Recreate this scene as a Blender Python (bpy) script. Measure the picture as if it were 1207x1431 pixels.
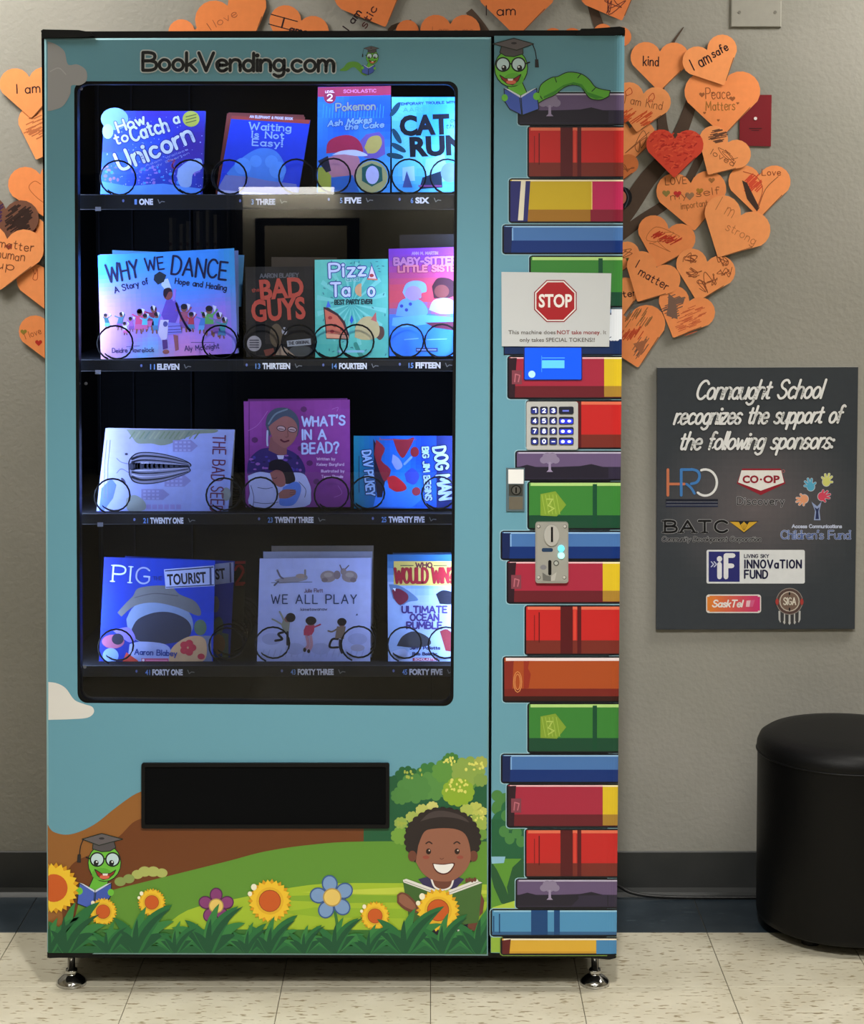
import bpy, math, random
from mathutils import Vector
from mathutils.geometry import tessellate_polygon
random.seed(7)
SC = bpy.context.scene
for o in list(bpy.data.objects): bpy.data.objects.remove(o)

# ---------------------------------------------------------------- camera
F, PX, PY = 2700.0, 603.5, 466.0          # focal length and principal point, in pixels of the 1207x1431 frame
TH = math.atan(146.0 / F)                 # downward pitch
CAM = Vector((0, 0, 1.55))
cd = bpy.data.cameras.new('camera'); cam = bpy.data.objects.new('camera', cd); SC.collection.objects.link(cam)
cam.location = CAM; cam.rotation_euler = (math.pi/2 - TH, 0, 0)
cd.sensor_fit = 'HORIZONTAL'; cd.sensor_width = 36; cd.lens = F/1207*36
cd.shift_x = 0; cd.shift_y = -(715.5-PY)/1207
cd.clip_start = 0.05
SC.camera = cam
# ---------------------------------------------------------------- world, lights, exposure
w = bpy.data.worlds.new('world'); SC.world = w; w.use_nodes = True
w.node_tree.nodes['Background'].inputs[0].default_value = (0.9, 0.88, 0.82, 1)
w.node_tree.nodes['Background'].inputs[1].default_value = 0.25
def area(name, loc, rot, sx, sy, power, col=(1,1,1), spread=180):
    l = bpy.data.lights.new(name, 'AREA'); l.shape = 'RECTANGLE'; l.size = sx; l.size_y = sy
    l.energy = power; l.color = col; l.spread = math.radians(spread)
    o = bpy.data.objects.new(name, l); SC.collection.objects.link(o); o.location = loc; o.rotation_euler = rot
    return o
def spot(name, loc, target, power, angle, blend, radius, col=(1,1,1)):
    l = bpy.data.lights.new(name, 'SPOT'); l.energy = power; l.color = col
    l.spot_size = math.radians(angle); l.spot_blend = blend; l.shadow_soft_size = radius
    o = bpy.data.objects.new(name, l); SC.collection.objects.link(o); o.location = loc
    o.rotation_euler = (Vector(target)-Vector(loc)).to_track_quat('-Z', 'Y').to_euler()
    return o
CEIL = 2.75
WARM = (1.0, 0.98, 0.93)
PANELS = [(1.7, 3.78, 32), (-1.45, 3.82, 30), (0.9, 1.2, 4), (-1.2, 1.2, 4), (0.9, -2.0, 7), (-1.2, -2.0, 7)]   # recessed ceiling panels
for x, y, p in PANELS:
    area('panel_light', (x, y, CEIL-0.035), (0, 0, 0), 1.1, 0.5, p, WARM)
spot('fill_spot', (0.15, 1.9, CEIL-0.12), (-0.08, 3.85, -0.05), 225, 70, 1.0, 0.1, (1.0, 0.98, 0.94))  # added lamp, its soft cone brightens the machine front towards the bottom
SC.view_settings.view_transform = 'Standard'; SC.view_settings.look = 'None'
SC.view_settings.gamma = 1; SC.view_settings.use_curve_mapping = False
SC.view_settings.exposure = 0.15
SC.cycles.use_denoising = True

# ---------------------------------------------------------------- helpers
CT, ST = math.cos(TH), math.sin(TH)
def P(u, v, Y):
    """the point of the plane at depth Y that the photograph shows at pixel (u, v)"""
    x = (u-PX)/F; y = -(v-PY)/F
    dy = CT + y*ST; dz = -ST + y*CT
    t = Y/dy
    return (x*t, Y, CAM.z + dz*t)
def lin(c):
    r = []
    for k in c[:3]:
        k = k/255.0
        r.append(k/12.92 if k <= 0.04045 else ((k+0.055)/1.055)**2.4)
    return (r[0], r[1], r[2], 1.0)
def shade(c, f): return tuple(min(255, k*f) for k in c)
def mixc(a, b, t): return tuple(a[i]*(1-t)+b[i]*t for i in range(3))

MATS = {}
def nodes(m):
    m.use_nodes = True
    return m.node_tree.nodes, m.node_tree.links, m.node_tree.nodes['Principled BSDF']
def vmat(name, rough=0.5, spec=0.5, coat=0.0, metal=0.0, bump=0.0, bscale=200, emis=0.0, coatr=0.1, wear=0.0):
    """material whose colour is the piece's own printed colour (colour attribute), with procedural grain"""
    if name in MATS: return MATS[name]
    m = bpy.data.materials.new(name); N, L, B = nodes(m)
    a = N.new('ShaderNodeAttribute'); a.attribute_name = 'Col'
    src = a.outputs['Color']
    if wear:
        tc = N.new('ShaderNodeTexCoord'); n = N.new('ShaderNodeTexNoise'); n.inputs['Scale'].default_value = 60; n.inputs['Detail'].default_value = 4
        L.new(tc.outputs['Object'], n.inputs['Vector'])
        r = N.new('ShaderNodeMapRange'); r.inputs[1].default_value = 0.3; r.inputs[2].default_value = 0.7
        r.inputs[3].default_value = 1-wear; r.inputs[4].default_value = 1.0+wear*0.3
        L.new(n.outputs['Fac'], r.inputs[0])
        mx = N.new('ShaderNodeVectorMath'); mx.operation = 'SCALE'; L.new(src, mx.inputs[0]); L.new(r.outputs[0], mx.inputs['Scale'])
        src = mx.outputs[0]
    L.new(src, B.inputs['Base Color'])
    B.inputs['Roughness'].default_value = rough; B.inputs['Specular IOR Level'].default_value = spec
    B.inputs['Coat Weight'].default_value = coat; B.inputs['Coat Roughness'].default_value = coatr; B.inputs['Metallic'].default_value = metal
    if emis:
        L.new(src, B.inputs['Emission Color']); B.inputs['Emission Strength'].default_value = emis
    if bump:
        tc = N.new('ShaderNodeTexCoord'); n = N.new('ShaderNodeTexNoise'); n.inputs['Scale'].default_value = bscale; n.inputs['Detail'].default_value = 3
        L.new(tc.outputs['Object'], n.inputs['Vector'])
        b = N.new('ShaderNodeBump'); b.inputs['Strength'].default_value = bump; b.inputs['Distance'].default_value = 0.001
        L.new(n.outputs['Fac'], b.inputs['Height']); L.new(b.outputs[0], B.inputs['Normal'])
    MATS[name] = m; return m
VINYL = vmat('printed_vinyl', 0.42, 0.32, 0.12, bump=0.15, bscale=90, coatr=0.22)
COVER = vmat('printed_cover', 0.5, 0.25, wear=0.06)
PAPER = vmat('paper', 0.75, 0.3, bump=0.1, bscale=300, wear=0.05)
LAMI = vmat('laminated_paper', 0.35, 0.5, 0.4, bump=0.25, bscale=40, coatr=0.18)
BLACK = vmat('black_enamel', 0.5, 0.22)
MATTE = vmat('black_interior', 0.7, 0.06)
WIRE = vmat('coil_wire', 0.75, 0.12)
METAL = vmat('brushed_metal', 0.3, 0.5, metal=0.9, bump=0.1, bscale=400)
CHROME = vmat('chrome', 0.12, 0.5, metal=1.0)
LEATHER = vmat('black_vinyl_leather', 0.5, 0.22, bump=0.4, bscale=260)
RUBBER = vmat('rubber', 0.6, 0.4, wear=0.15)
PLASTIC = vmat('plastic', 0.4, 0.5)
GLOW = vmat('backlit_screen', 0.4, 0.3, emis=0.75)
KEYGLOW = vmat('backlit_key', 0.4, 0.4, emis=0.5)
LABELM = vmat('label_print', 0.6, 0.2)
BOARD = vmat('printed_board', 0.55, 0.3, bump=0.2, bscale=500, wear=0.05)
LAMP = vmat('lamp_diffuser', 0.5, 0.2, emis=4.0)
STRIP = vmat('lamp_strip', 0.5, 0.2, emis=14.0)
LED = vmat('led_tube', 0.5, 0.2, emis=6.0)

ORG = {}
def empty(name, loc):
    o = bpy.data.objects.new(name, None); o.empty_display_size = 0.05
    SC.collection.objects.link(o); o.location = loc; ORG[o] = Vector(loc); return o
def tag(o, label=None, cat=None, group=None, kind=None):
    if label: o['label'] = label
    if cat: o['category'] = cat
    if group: o['group'] = group
    if kind: o['kind'] = kind
    return o

class M:
    """mesh builder: world coordinates, one colour per face; (u, v) helpers work on the plane of depth Y"""
    def __init__(s, Y=0.0, step=0.00022, T=(0, 0, 1.0)):
        s.v = []; s.f = []; s.c = []; s.Y = Y; s.step = step; s.T = T; s.n = 0
    def ep(s):
        """every flat piece lies a few micrometres prouder than the one before, so that none are coplanar"""
        s.n = (s.n+1) % 16; return s.n*1.6e-6/s.step
    def D(s, u, v): return s.Y(u, v) if callable(s.Y) else s.Y
    def pt(s, q, k=0):
        u = s.T[0]+q[0]/s.T[2]; v = s.T[1]+q[1]/s.T[2]
        return P(u, v, s.D(u, v) - k*s.step)
    def face(s, pts, col, flat=True):
        i = len(s.v); s.v += [tuple(p) for p in pts]; s.f.append(tuple(range(i, i+len(pts)))); s.c.append(col)
    def tris(s, pts2, pts3, tri, col):
        i = len(s.v); s.v += pts3
        for t in tri:
            a, b, c = (pts2[k] for k in t)
            ar = (b[0]-a[0])*(c[1]-a[1])-(b[1]-a[1])*(c[0]-a[0])
            if abs(ar) < 1e-9: continue
            t = t if ar > 0 else (t[0], t[2], t[1])
            s.f.append(tuple(i+k for k in (t[0], t[2], t[1]))); s.c.append(col)
    def poly(s, pts, col, k=1):
        k += s.ep()
        q = [Vector((a, b, 0)) for a, b in pts]
        tri = tessellate_polygon([q])
        s.tris(pts, [s.pt(p, k) for p in pts], tri, col)
    def holed(s, loops, col, k=0):
        tri = tessellate_polygon([[Vector((a, b, 0)) for a, b in l] for l in loops])
        al = [p for l in loops for p in l]
        s.tris(al, [s.pt(p, k) for p in al], tri, col)
    def fan(s, c, pts, col, k=1):
        n = len(pts); al = [c]+list(pts); k += s.ep()
        s.tris(al, [s.pt(p, k) for p in al], [(0, i+1, (i+1) % n+1) for i in range(n)], col)
    def e(s, cx, cy, rx, ry, col, k=1, rot=0, n=20):
        r = math.radians(rot); ca, sa = math.cos(r), math.sin(r)
        s.fan((cx, cy), [(cx+rx*math.cos(t)*ca-ry*math.sin(t)*sa, cy+rx*math.cos(t)*sa+ry*math.sin(t)*ca)
                for t in [2*math.pi*i/n for i in range(n)]], col, k)
    def r(s, x0, y0, x1, y1, col, k=1): s.poly([(x0, y0), (x1, y0), (x1, y1), (x0, y1)], col, k)
    def s_(s, pts, wd, col, k=1, smooth=True, taper=False, cap=True):
        if smooth and len(pts) > 2: pts = catmull(pts, 5)
        n = len(pts)
        for i in range(n-1):
            a, b = pts[i], pts[i+1]
            dx, dy = b[0]-a[0], b[1]-a[1]; d = math.hypot(dx, dy) or 1e-6
            nx, ny = -dy/d/2, dx/d/2
            wa = wd*(1-taper*i/(n-1)); wb = wd*(1-taper*(i+1)/(n-1))
            q = [(a[0]+nx*wa, a[1]+ny*wa), (b[0]+nx*wb, b[1]+ny*wb), (b[0]-nx*wb, b[1]-ny*wb), (a[0]-nx*wa, a[1]-ny*wa)]
            kk = k+s.ep(); s.tris(q, [s.pt(p, kk) for p in q], [(0, 1, 2), (0, 2, 3)], col)
        if cap:
            for i in range(n):
                wi = wd*(1-taper*i/(n-1)); s.e(pts[i][0], pts[i][1], wi/2, wi/2, col, k, n=7)
    def grid(s, quad, fn, n=12, k=0.5):
        (a, b, c, d) = quad
        def q(u, v): return ((a[0]*(1-u)+b[0]*u)*(1-v)+(d[0]*(1-u)+c[0]*u)*v, (a[1]*(1-u)+b[1]*u)*(1-v)+(d[1]*(1-u)+c[1]*u)*v)
        for i in range(n):
            for j in range(n):
                pts = [q(i/n, j/n), q((i+1)/n, j/n), q((i+1)/n, (j+1)/n), q(i/n, (j+1)/n)]
                s.tris(pts, [s.pt(p, k) for p in pts], [(0, 1, 2), (0, 2, 3)], fn((i+.5)/n, (j+.5)/n))
    def smoothgrid(s, quad, fn, n=10, k=0.5):
        s.grid(quad, fn, n, k)
    def prism(s, pts, y0, y1, col, col_side=None, front=True, back=True, T=True):
        """a plate whose front outline is given in pixels at depth y0, extruded straight back to y1"""
        col_side = col_side or col
        if T: pts = [(s.T[0]+a/s.T[2], s.T[1]+b/s.T[2]) for a, b in pts]
        fr = [P(a, b, y0) for a, b in pts]; bk = [(p[0], y1, p[2]) for p in fr]
        tri = tessellate_polygon([[Vector((a, b, 0)) for a, b in pts]])
        if front: s.tris(pts, fr, tri, col)
        if back: s.tris(pts, bk, [t[::-1] for t in tri], col_side)
        n = len(pts)
        for i in range(n):
            j = (i+1) % n; s.face([fr[i], fr[j], bk[j], bk[i]], col_side)
    def ring(s, outer, inner, y0, y1, col, inner_y=None):
        iy = inner_y or y0
        fo = [P(a, b, y0) for a, b in outer]; fi = [P(a, b, iy) for a, b in inner]
        n = len(fo)
        for i in range(n):
            j = (i+1) % n
            s.face([fo[i], fi[i], fi[j], fo[j]], col)
            s.face([fo[i], fo[j], (fo[j][0], y1, fo[j][2]), (fo[i][0], y1, fo[i][2])], col)
            s.face([fi[j], fi[i], (fi[i][0], y1, fi[i][2]), (fi[j][0], y1, fi[j][2])], col)
    def box(s, x0, x1, y0, y1, z0, z1, col):
        v = [(x0,y0,z0),(x1,y0,z0),(x1,y1,z0),(x0,y1,z0),(x0,y0,z1),(x1,y0,z1),(x1,y1,z1),(x0,y1,z1)]
        for f in ((0,3,2,1),(4,5,6,7),(0,1,5,4),(1,2,6,5),(2,3,7,6),(3,0,4,7)): s.face([v[i] for i in f], col)
    def cbox(s, x0, x1, y0, y1, z0, z1, col, c=0.001):
        """box with its front (towards -y) edges chamfered"""
        s.box(x0, x1, y0+c, y1, z0, z1, col)
        a = [(x0,y0+c,z0),(x1,y0+c,z0),(x1,y0+c,z1),(x0,y0+c,z1)]; b = [(x0+c,y0,z0+c),(x1-c,y0,z0+c),(x1-c,y0,z1-c),(x0+c,y0,z1-c)]
        s.face(b, col)
        for i in range(4):
            j = (i+1) % 4; s.face([a[i], a[j], b[j], b[i]], col)
    def lathe(s, cx, cy, prof, n, col):
        """profile of (radius, z) turned about the vertical through (cx, cy)"""
        for (r0, z0), (r1, z1) in zip(prof, prof[1:]):
            for i in range(n):
                a, b = 2*math.pi*i/n, 2*math.pi*(i+1)/n
                q = [(cx+r0*math.cos(a), cy+r0*math.sin(a), z0), (cx+r0*math.cos(b), cy+r0*math.sin(b), z0),
                     (cx+r1*math.cos(b), cy+r1*math.sin(b), z1), (cx+r1*math.cos(a), cy+r1*math.sin(a), z1)]
                if r0 < 1e-6: q = q[1:]
                elif r1 < 1e-6: q = q[:3]
                s.face(q, col)
    def tube(s, pts, r, col, n=6):
        pts = [Vector(p) for p in pts]; rings = []
        for i, p in enumerate(pts):
            d = (pts[min(i+1, len(pts)-1)]-pts[max(i-1, 0)]).normalized()
            up = Vector((0, 0, 1)) if abs(d.z) < 0.9 else Vector((1, 0, 0))
            a = d.cross(up).normalized(); b = a.cross(d)
            rings.append([tuple(p+(a*math.cos(t)+b*math.sin(t))*r) for t in [2*math.pi*k/n for k in range(n)]])
        base = len(s.v)
        for g in rings: s.v += g
        for i in range(len(rings)-1):
            for k in range(n):
                l = (k+1) % n
                s.f.append((base+i*n+k, base+i*n+l, base+(i+1)*n+l, base+(i+1)*n+k)); s.c.append(col)
        s.f.append(tuple(base+k for k in range(n))[::-1]); s.c.append(col)
        s.f.append(tuple(base+(len(rings)-1)*n+k for k in range(n))); s.c.append(col)
    def build(s, name, mat, parent=None, smooth=False, origin=None):
        xs = list(zip(*s.v))
        c = Vector(origin) if origin else Vector([(min(a)+max(a))/2 for a in xs])
        me = bpy.data.meshes.new(name)
        me.from_pydata([(p[0]-c.x, p[1]-c.y, p[2]-c.z) for p in s.v], [], s.f)
        at = me.color_attributes.new('Col', 'FLOAT_COLOR', 'CORNER')
        buf = []
        for f, col in zip(s.f, s.c): buf += list(lin(col))*len(f)
        at.data.foreach_set('color', buf)
        if smooth:
            import bmesh
            bm = bmesh.new(); bm.from_mesh(me); bmesh.ops.remove_doubles(bm, verts=bm.verts, dist=1e-6); bmesh.ops.recalc_face_normals(bm, faces=bm.faces); bm.to_mesh(me); bm.free()
        if smooth: me.polygons.foreach_set('use_smooth', [True]*len(me.polygons))
        me.materials.append(mat); me.update()
        o = bpy.data.objects.new(name, me); SC.collection.objects.link(o)
        ORG[o] = c
        if parent is not None: o.parent = parent; o.location = c-ORG[parent]
        else: o.location = c
        return o

def catmull(p, n=5, closed=False):
    out = []; m = len(p)
    for i in range(m if closed else m-1):
        if closed: a, b, c, d = p[(i-1) % m], p[i], p[(i+1) % m], p[(i+2) % m]
        else: a, b, c, d = p[max(i-1, 0)], p[i], p[i+1], p[min(i+2, m-1)]
        for k in range(n):
            t = k/n
            out.append(tuple(0.5*((2*b[j])+(-a[j]+c[j])*t+(2*a[j]-5*b[j]+4*c[j]-d[j])*t*t+(-a[j]+3*b[j]-3*c[j]+d[j])*t**3) for j in (0, 1)))
    if not closed: out.append(tuple(p[-1]))
    return out
def rrect(x0, y0, x1, y1, r, n=6):
    out = []
    for cx, cy, a in ((x1-r, y0+r, -90), (x1-r, y1-r, 0), (x0+r, y1-r, 90), (x0+r, y0+r, 180)):
        for i in range(n+1):
            t = math.radians(a+90*i/n); out.append((cx+r*math.cos(t), cy+r*math.sin(t)))
    return out

# ---------------------------------------------------------------- lettering: a pen alphabet (strokes) and the plain built-in face
G = {
'A':(70,'0 0 35 100 70 0','12 35 58 35'),'B':(58,'0 0 0 100','~0 100 30 100 50 90 50 66 32 54 0 53','~0 53 34 53 57 42 57 14 36 1 0 0'),
'C':(62,'~62 82 45 98 22 96 4 72 3 30 22 4 45 2 62 18'),'D':(60,'0 0 0 100','~0 100 30 98 57 76 59 34 38 4 0 0'),
'E':(52,'52 100 0 100 0 0 52 0','0 52 44 52'),'F':(52,'52 100 0 100 0 0','0 52 44 52'),
'G':(64,'~62 84 45 98 22 96 4 72 3 30 22 4 45 2 62 18 63 42','38 45 64 45'),'H':(58,'0 0 0 100','58 0 58 100','0 52 58 52'),
'I':(6,'3 0 3 100'),'J':(45,'~45 100 45 30 38 6 20 0 2 14'),'K':(56,'0 0 0 100','54 100 0 42','18 56 56 0'),'L':(50,'0 100 0 0 50 0'),
'M':(78,'0 0 6 100 39 30 72 100 78 0'),'N':(60,'0 0 0 100 60 0 60 100'),'O':(66,'o33 50 33 50'),'P':(56,'0 0 0 100','~0 100 36 100 56 88 56 62 36 48 0 48'),
'Q':(66,'o33 50 33 50','42 25 68 -5'),'R':(58,'0 0 0 100','~0 100 36 100 56 88 56 64 36 50 0 50','24 50 58 0'),
'S':(56,'~54 84 38 99 14 95 5 75 18 57 42 46 55 26 42 4 18 1 0 18'),'T':(60,'0 100 60 100','30 100 30 0'),
'U':(58,'~0 100 0 35 8 8 29 0 50 8 58 35 58 100'),'V':(64,'0 100 32 0 64 100'),'W':(90,'0 100 22 0 45 80 68 0 90 100'),
'X':(60,'0 0 60 100','0 100 60 0'),'Y':(60,'0 100 30 50 60 100','30 50 30 0'),'Z':(58,'0 100 58 100 0 0 58 0'),
'a':(46,'o23 30 22 30','46 60 46 0'),'b':(46,'0 100 0 0','o23 30 22 30'),'c':(44,'~42 52 26 61 8 52 2 30 10 8 28 0 44 10'),
'd':(46,'o23 30 22 30','46 100 46 0'),'e':(46,'~3 32 44 34 40 54 22 61 5 50 2 26 14 3 32 0 46 12'),'f':(32,'~34 94 22 100 12 90 11 60 11 0','0 60 28 60'),
'g':(46,'o23 30 22 30','~46 60 46 0 40 -24 20 -32 2 -22'),'h':(43,'0 100 0 0','~0 38 12 58 30 60 42 46 43 0'),'i':(4,'2 60 2 0','o2 84 3 3'),
'j':(16,'~14 60 14 0 8 -24 -6 -28','o14 84 3 3'),'k':(40,'0 100 0 0','38 60 0 24','14 36 40 0'),'l':(4,'2 100 2 0'),
'm':(66,'0 60 0 0','~0 40 12 60 26 58 33 40 33 0','~33 40 44 60 58 58 66 40 66 0'),'n':(43,'0 60 0 0','~0 38 12 58 30 60 42 46 43 0'),
'o':(46,'o23 30 23 30'),'p':(46,'0 60 0 -34','o23 30 22 30'),'q':(46,'46 60 46 -34','o23 30 22 30'),'r':(28,'0 60 0 0','~0 36 10 56 28 60'),
's':(38,'~37 52 22 61 6 53 8 38 26 30 38 18 31 2 14 0 0 8'),'t':(34,'~14 88 14 20 20 2 34 4','0 62 32 62'),
'u':(43,'~0 60 0 20 10 1 28 2 42 22','43 60 43 0'),'v':(42,'0 60 21 0 42 60'),'w':(62,'0 60 16 0 31 50 46 0 62 60'),'x':(40,'0 0 40 60','0 60 40 0'),
'y':(42,'0 60 21 4','42 60 10 -32'),'z':(40,'0 60 40 60 0 0 40 0'),
'0':(56,'o28 50 28 50'),'1':(22,'0 80 20 100 20 0'),'2':(52,'~0 78 14 98 38 98 50 76 38 45 0 0','0 0 52 0'),'3':(50,'~0 88 24 100 46 84 40 60 20 53 44 46 50 22 28 0 0 10'),
'4':(54,'40 0 40 100 0 32 54 32'),'5':(50,'46 100 4 100 0 56','~0 56 26 64 48 46 46 14 24 0 0 8'),'6':(50,'~42 98 14 76 0 30 22 0 48 14 46 44 24 56 2 36'),'8':(50,'o25 74 20 26','o25 26 25 26'),
'7':(48,'0 100 48 100 16 0'),'9':(50,'o26 68 22 30','~48 70 46 30 30 0 8 6'),
'.':(6,'o3 3 3 3'),',':(8,'6 6 0 -14'),':':(6,'o3 8 3 3','o3 48 3 3'),'!':(6,'3 100 3 32','o3 3 3 3'),'?':(44,'~0 82 14 99 36 96 44 74 26 50 20 28','o20 3 3 3'),
"'":(8,'6 104 2 80'),'-':(30,'0 42 30 42'),' ':(30,),'&':(56,'~56 0 14 64 14 88 30 100 44 86 38 66 6 36 4 12 20 0 40 10 56 42'),'*':(10,'o5 50 4 4'),
}
def glyph(ch):
    g = G[ch]; out = []
    for st in g[1:]:
        kind = st[0]; n = [float(t)/100 for t in st.lstrip('~o').split()]
        if kind == 'o':
            cx, cy, rx, ry = n; out.append(('o', [(cx+rx*math.cos(t), cy+ry*math.sin(t)) for t in [2*math.pi*i/14 for i in range(15)]]))
        else: out.append(('~' if kind == '~' else '-', list(zip(n[0::2], n[1::2]))))
    return g[0]/100, out
def pen(A, txt, p0, p1, h, wd, col, k=2, slant=0.0, gap=0.2, jit=0.0, serif=0.0, join=False, outline=None, ow=0, arc=0.0):
    """write txt from p0 to p1 (baseline ends) with cap height h and pen width wd"""
    if outline is not None:
        st = random.getstate(); pen(A, txt, p0, p1, h, wd+ow, outline, k, slant, gap, jit, serif, join, None, 0, arc); random.setstate(st); k += 0.8
    W = sum(G[c][0]/100+gap for c in txt)-gap
    dx, dy = (p1[0]-p0[0])/W, (p1[1]-p0[1])/W
    L = math.hypot(dx, dy); ux, uy = -dy/L*-1, dx/L*-1      # up vector, to the left of the writing direction
    ux, uy = dy/L, -dx/L
    x = 0.0; prev = None
    for c in txt:
        gw, strokes = glyph(c); jy = random.uniform(-jit, jit); js = 1+random.uniform(-jit, jit)
        def mp(q):
            a = x+q[0]*js+slant*q[1]*h/L; b = q[1]*js+jy + arc*(1-((2*a/W)-1)**2)
            return (p0[0]+dx*a+ux*b*h, p0[1]+dy*a+uy*b*h)
        if join and prev is not None and c.islower():
            A.s_([prev, mp((-gap*0.3, 0.16)), mp((0.06, 0.38))], wd*0.6, col, k)
        for kind, st in strokes:
            q = [mp(t) for t in (catmull(st, 4) if kind == '~' else st)]
            A.s_(q, wd, col, k, smooth=False)
            if serif and kind == '-':
                for a, b in ((st[0], st[1]), (st[-1], st[-2])):
                    if abs(a[0]-b[0]) < abs(a[1]-b[1]):
                        A.s_([mp((a[0]-serif, a[1])), mp((a[0]+serif, a[1]))], wd*0.6, col, k, smooth=False)
        prev = mp((gw, 0.06)) if c.islower() and c not in 'os' else (mp((gw-.05, 0.5)) if c == 'o' else None)
        x += gw+gap
def face(A, txt, p0, p1, h, col, k=2, bold=0.0, slant=0.0):
    """write txt in the built-in face, its width fitted to p0..p1 and its capitals h high"""
    cu = bpy.data.curves.new('lettering', 'FONT'); cu.body = txt; cu.size = 1; cu.offset = bold; cu.resolution_u = 3; cu.shear = slant
    o = bpy.data.objects.new('lettering', cu); me = bpy.data.meshes.new_from_object(o)
    vs = [v.co for v in me.vertices]
    x0 = min(v.x for v in vs); x1 = max(v.x for v in vs)
    dx, dy = (p1[0]-p0[0])/(x1-x0), (p1[1]-p0[1])/(x1-x0); L = math.hypot(dx, dy); ux, uy = dy/L, -dx/L
    s = h/0.69
    p = [(p0[0]+dx*(v.x-x0)+ux*v.y*s, p0[1]+dy*(v.x-x0)+uy*v.y*s) for v in vs]
    me.calc_loop_triangles()
    A.tris(p, [A.pt(q, k) for q in p], [tuple(t.vertices) for t in me.loop_triangles], col)
    bpy.data.objects.remove(o); bpy.data.curves.remove(cu); bpy.data.meshes.remove(me)

# ================================================================ THE SETTING
WALL_Y = 4.43
def noise_mat(name, c1, c2, scale, rough, bump=0.3, bdist=0.001, bscale=None, stretch=(1,1,1), lo=0.35, hi=0.65, spec=0.5, detail=4, c3=None, c3t=0.62, c3scale=90, c3str=(1,1,1), world=False):
    m = bpy.data.materials.new(name); N, L, B = nodes(m)
    tc = N.new('ShaderNodeTexCoord'); src = tc.outputs['Object']
    if world:
        ge = N.new('ShaderNodeNewGeometry'); src = ge.outputs['Position']
    mp = N.new('ShaderNodeMapping'); mp.inputs['Scale'].default_value = stretch
    L.new(src, mp.inputs[0]); n = N.new('ShaderNodeTexNoise'); n.inputs['Scale'].default_value = scale; n.inputs['Detail'].default_value = detail
    L.new(mp.outputs[0], n.inputs['Vector'])
    r = N.new('ShaderNodeValToRGB'); r.color_ramp.elements[0].position = lo; r.color_ramp.elements[1].position = hi
    r.color_ramp.elements[0].color = lin(c1); r.color_ramp.elements[1].color = lin(c2); L.new(n.outputs['Fac'], r.inputs[0])
    out = r.outputs[0]
    if c3:
        mp2 = N.new('ShaderNodeMapping'); mp2.inputs['Scale'].default_value = c3str; L.new(src, mp2.inputs[0])
        n2 = N.new('ShaderNodeTexNoise'); n2.inputs['Scale'].default_value = c3scale; n2.inputs['Detail'].default_value = 2; L.new(mp2.outputs[0], n2.inputs['Vector'])
        r2 = N.new('ShaderNodeValToRGB'); r2.color_ramp.elements[0].position = c3t; r2.color_ramp.elements[1].position = c3t+0.05; L.new(n2.outputs['Fac'], r2.inputs[0])
        mx = N.new('ShaderNodeMix'); mx.data_type = 'RGBA'; L.new(r2.outputs[0], mx.inputs['Factor']); L.new(out, mx.inputs['A']); mx.inputs['B'].default_value = lin(c3)
        out = mx.outputs['Result']
    L.new(out, B.inputs['Base Color']); B.inputs['Roughness'].default_value = rough; B.inputs['Specular IOR Level'].default_value = spec
    if bump:
        nb = N.new('ShaderNodeTexNoise'); nb.inputs['Scale'].default_value = bscale or scale; nb.inputs['Detail'].default_value = 3
        L.new(src, nb.inputs['Vector'])
        b = N.new('ShaderNodeBump'); b.inputs['Strength'].default_value = bump; b.inputs['Distance'].default_value = bdist
        L.new(nb.outputs['Fac'], b.inputs['Height']); L.new(b.outputs[0], B.inputs['Normal'])
    return m
WALLM = noise_mat('painted_wall', (150,148,139), (158,155,147), 3, 0.6, bump=0.55, bdist=0.0022, bscale=85, spec=0.3)
WALLD = noise_mat('painted_room_wall', (150,142,122), (162,153,132), 3, 0.7, bump=0.2, bscale=85, spec=0.3)
CEILM = noise_mat('ceiling_tile', (215,212,203), (200,197,188), 60, 0.8, bump=0.4, bscale=120)
TILEM = noise_mat('vinyl_floor_tile', (200,194,174), (188,181,160), 7, 0.3, bump=0.08, bscale=30, c3=(140,127,100), c3t=0.60, c3scale=40, c3str=(0.9,3.2,1), world=True)
TILED = noise_mat('dark_vinyl_floor_tile', (38,48,56), (48,58,66), 12, 0.28, bump=0.08, bscale=30, c3=(66,78,84), c3t=0.66, c3scale=50, c3str=(0.6,2.2,1), world=True)
GROUT = noise_mat('floor_joint', (96,88,72), (80,74,60), 30, 0.8, bump=0)
BASEM = noise_mat('rubber_cove_base', (44,46,46), (52,53,53), 8, 0.45, bump=0.15, bscale=40)

def struct(m, name, mat):
    o = m.build(name, mat); o['kind'] = 'structure'; return o
XL, XR, YB = -3.4, 3.2, -5.0
m = M(); m.box(XL, XR, WALL_Y, WALL_Y+0.12, 0, CEIL, (150,146,135)); struct(m, 'wall_back', WALLM)
m = M(); m.box(XL-0.1, XL, YB, WALL_Y+0.12, 0, CEIL, (0,0,0)); struct(m, 'wall_left', WALLD)
m = M(); m.box(XR, XR+0.1, YB, WALL_Y+0.12, 0, CEIL, (0,0,0)); struct(m, 'wall_right', WALLD)
m = M(); m.box(XL, XR, YB-0.1, YB, 0, CEIL, (0,0,0)); struct(m, 'wall_front', WALLD)
m = M(); m.box(XL-0.1, XR+0.1, YB-0.1, WALL_Y+0.12, CEIL, CEIL+0.1, (0,0,0)); struct(m, 'ceiling', CEILM)
m = M(); m.box(XL-0.1, XR+0.1, YB-0.1, WALL_Y+0.12, -0.05, -0.0025, (0,0,0)); floor = struct(m, 'floor', GROUT)
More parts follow.
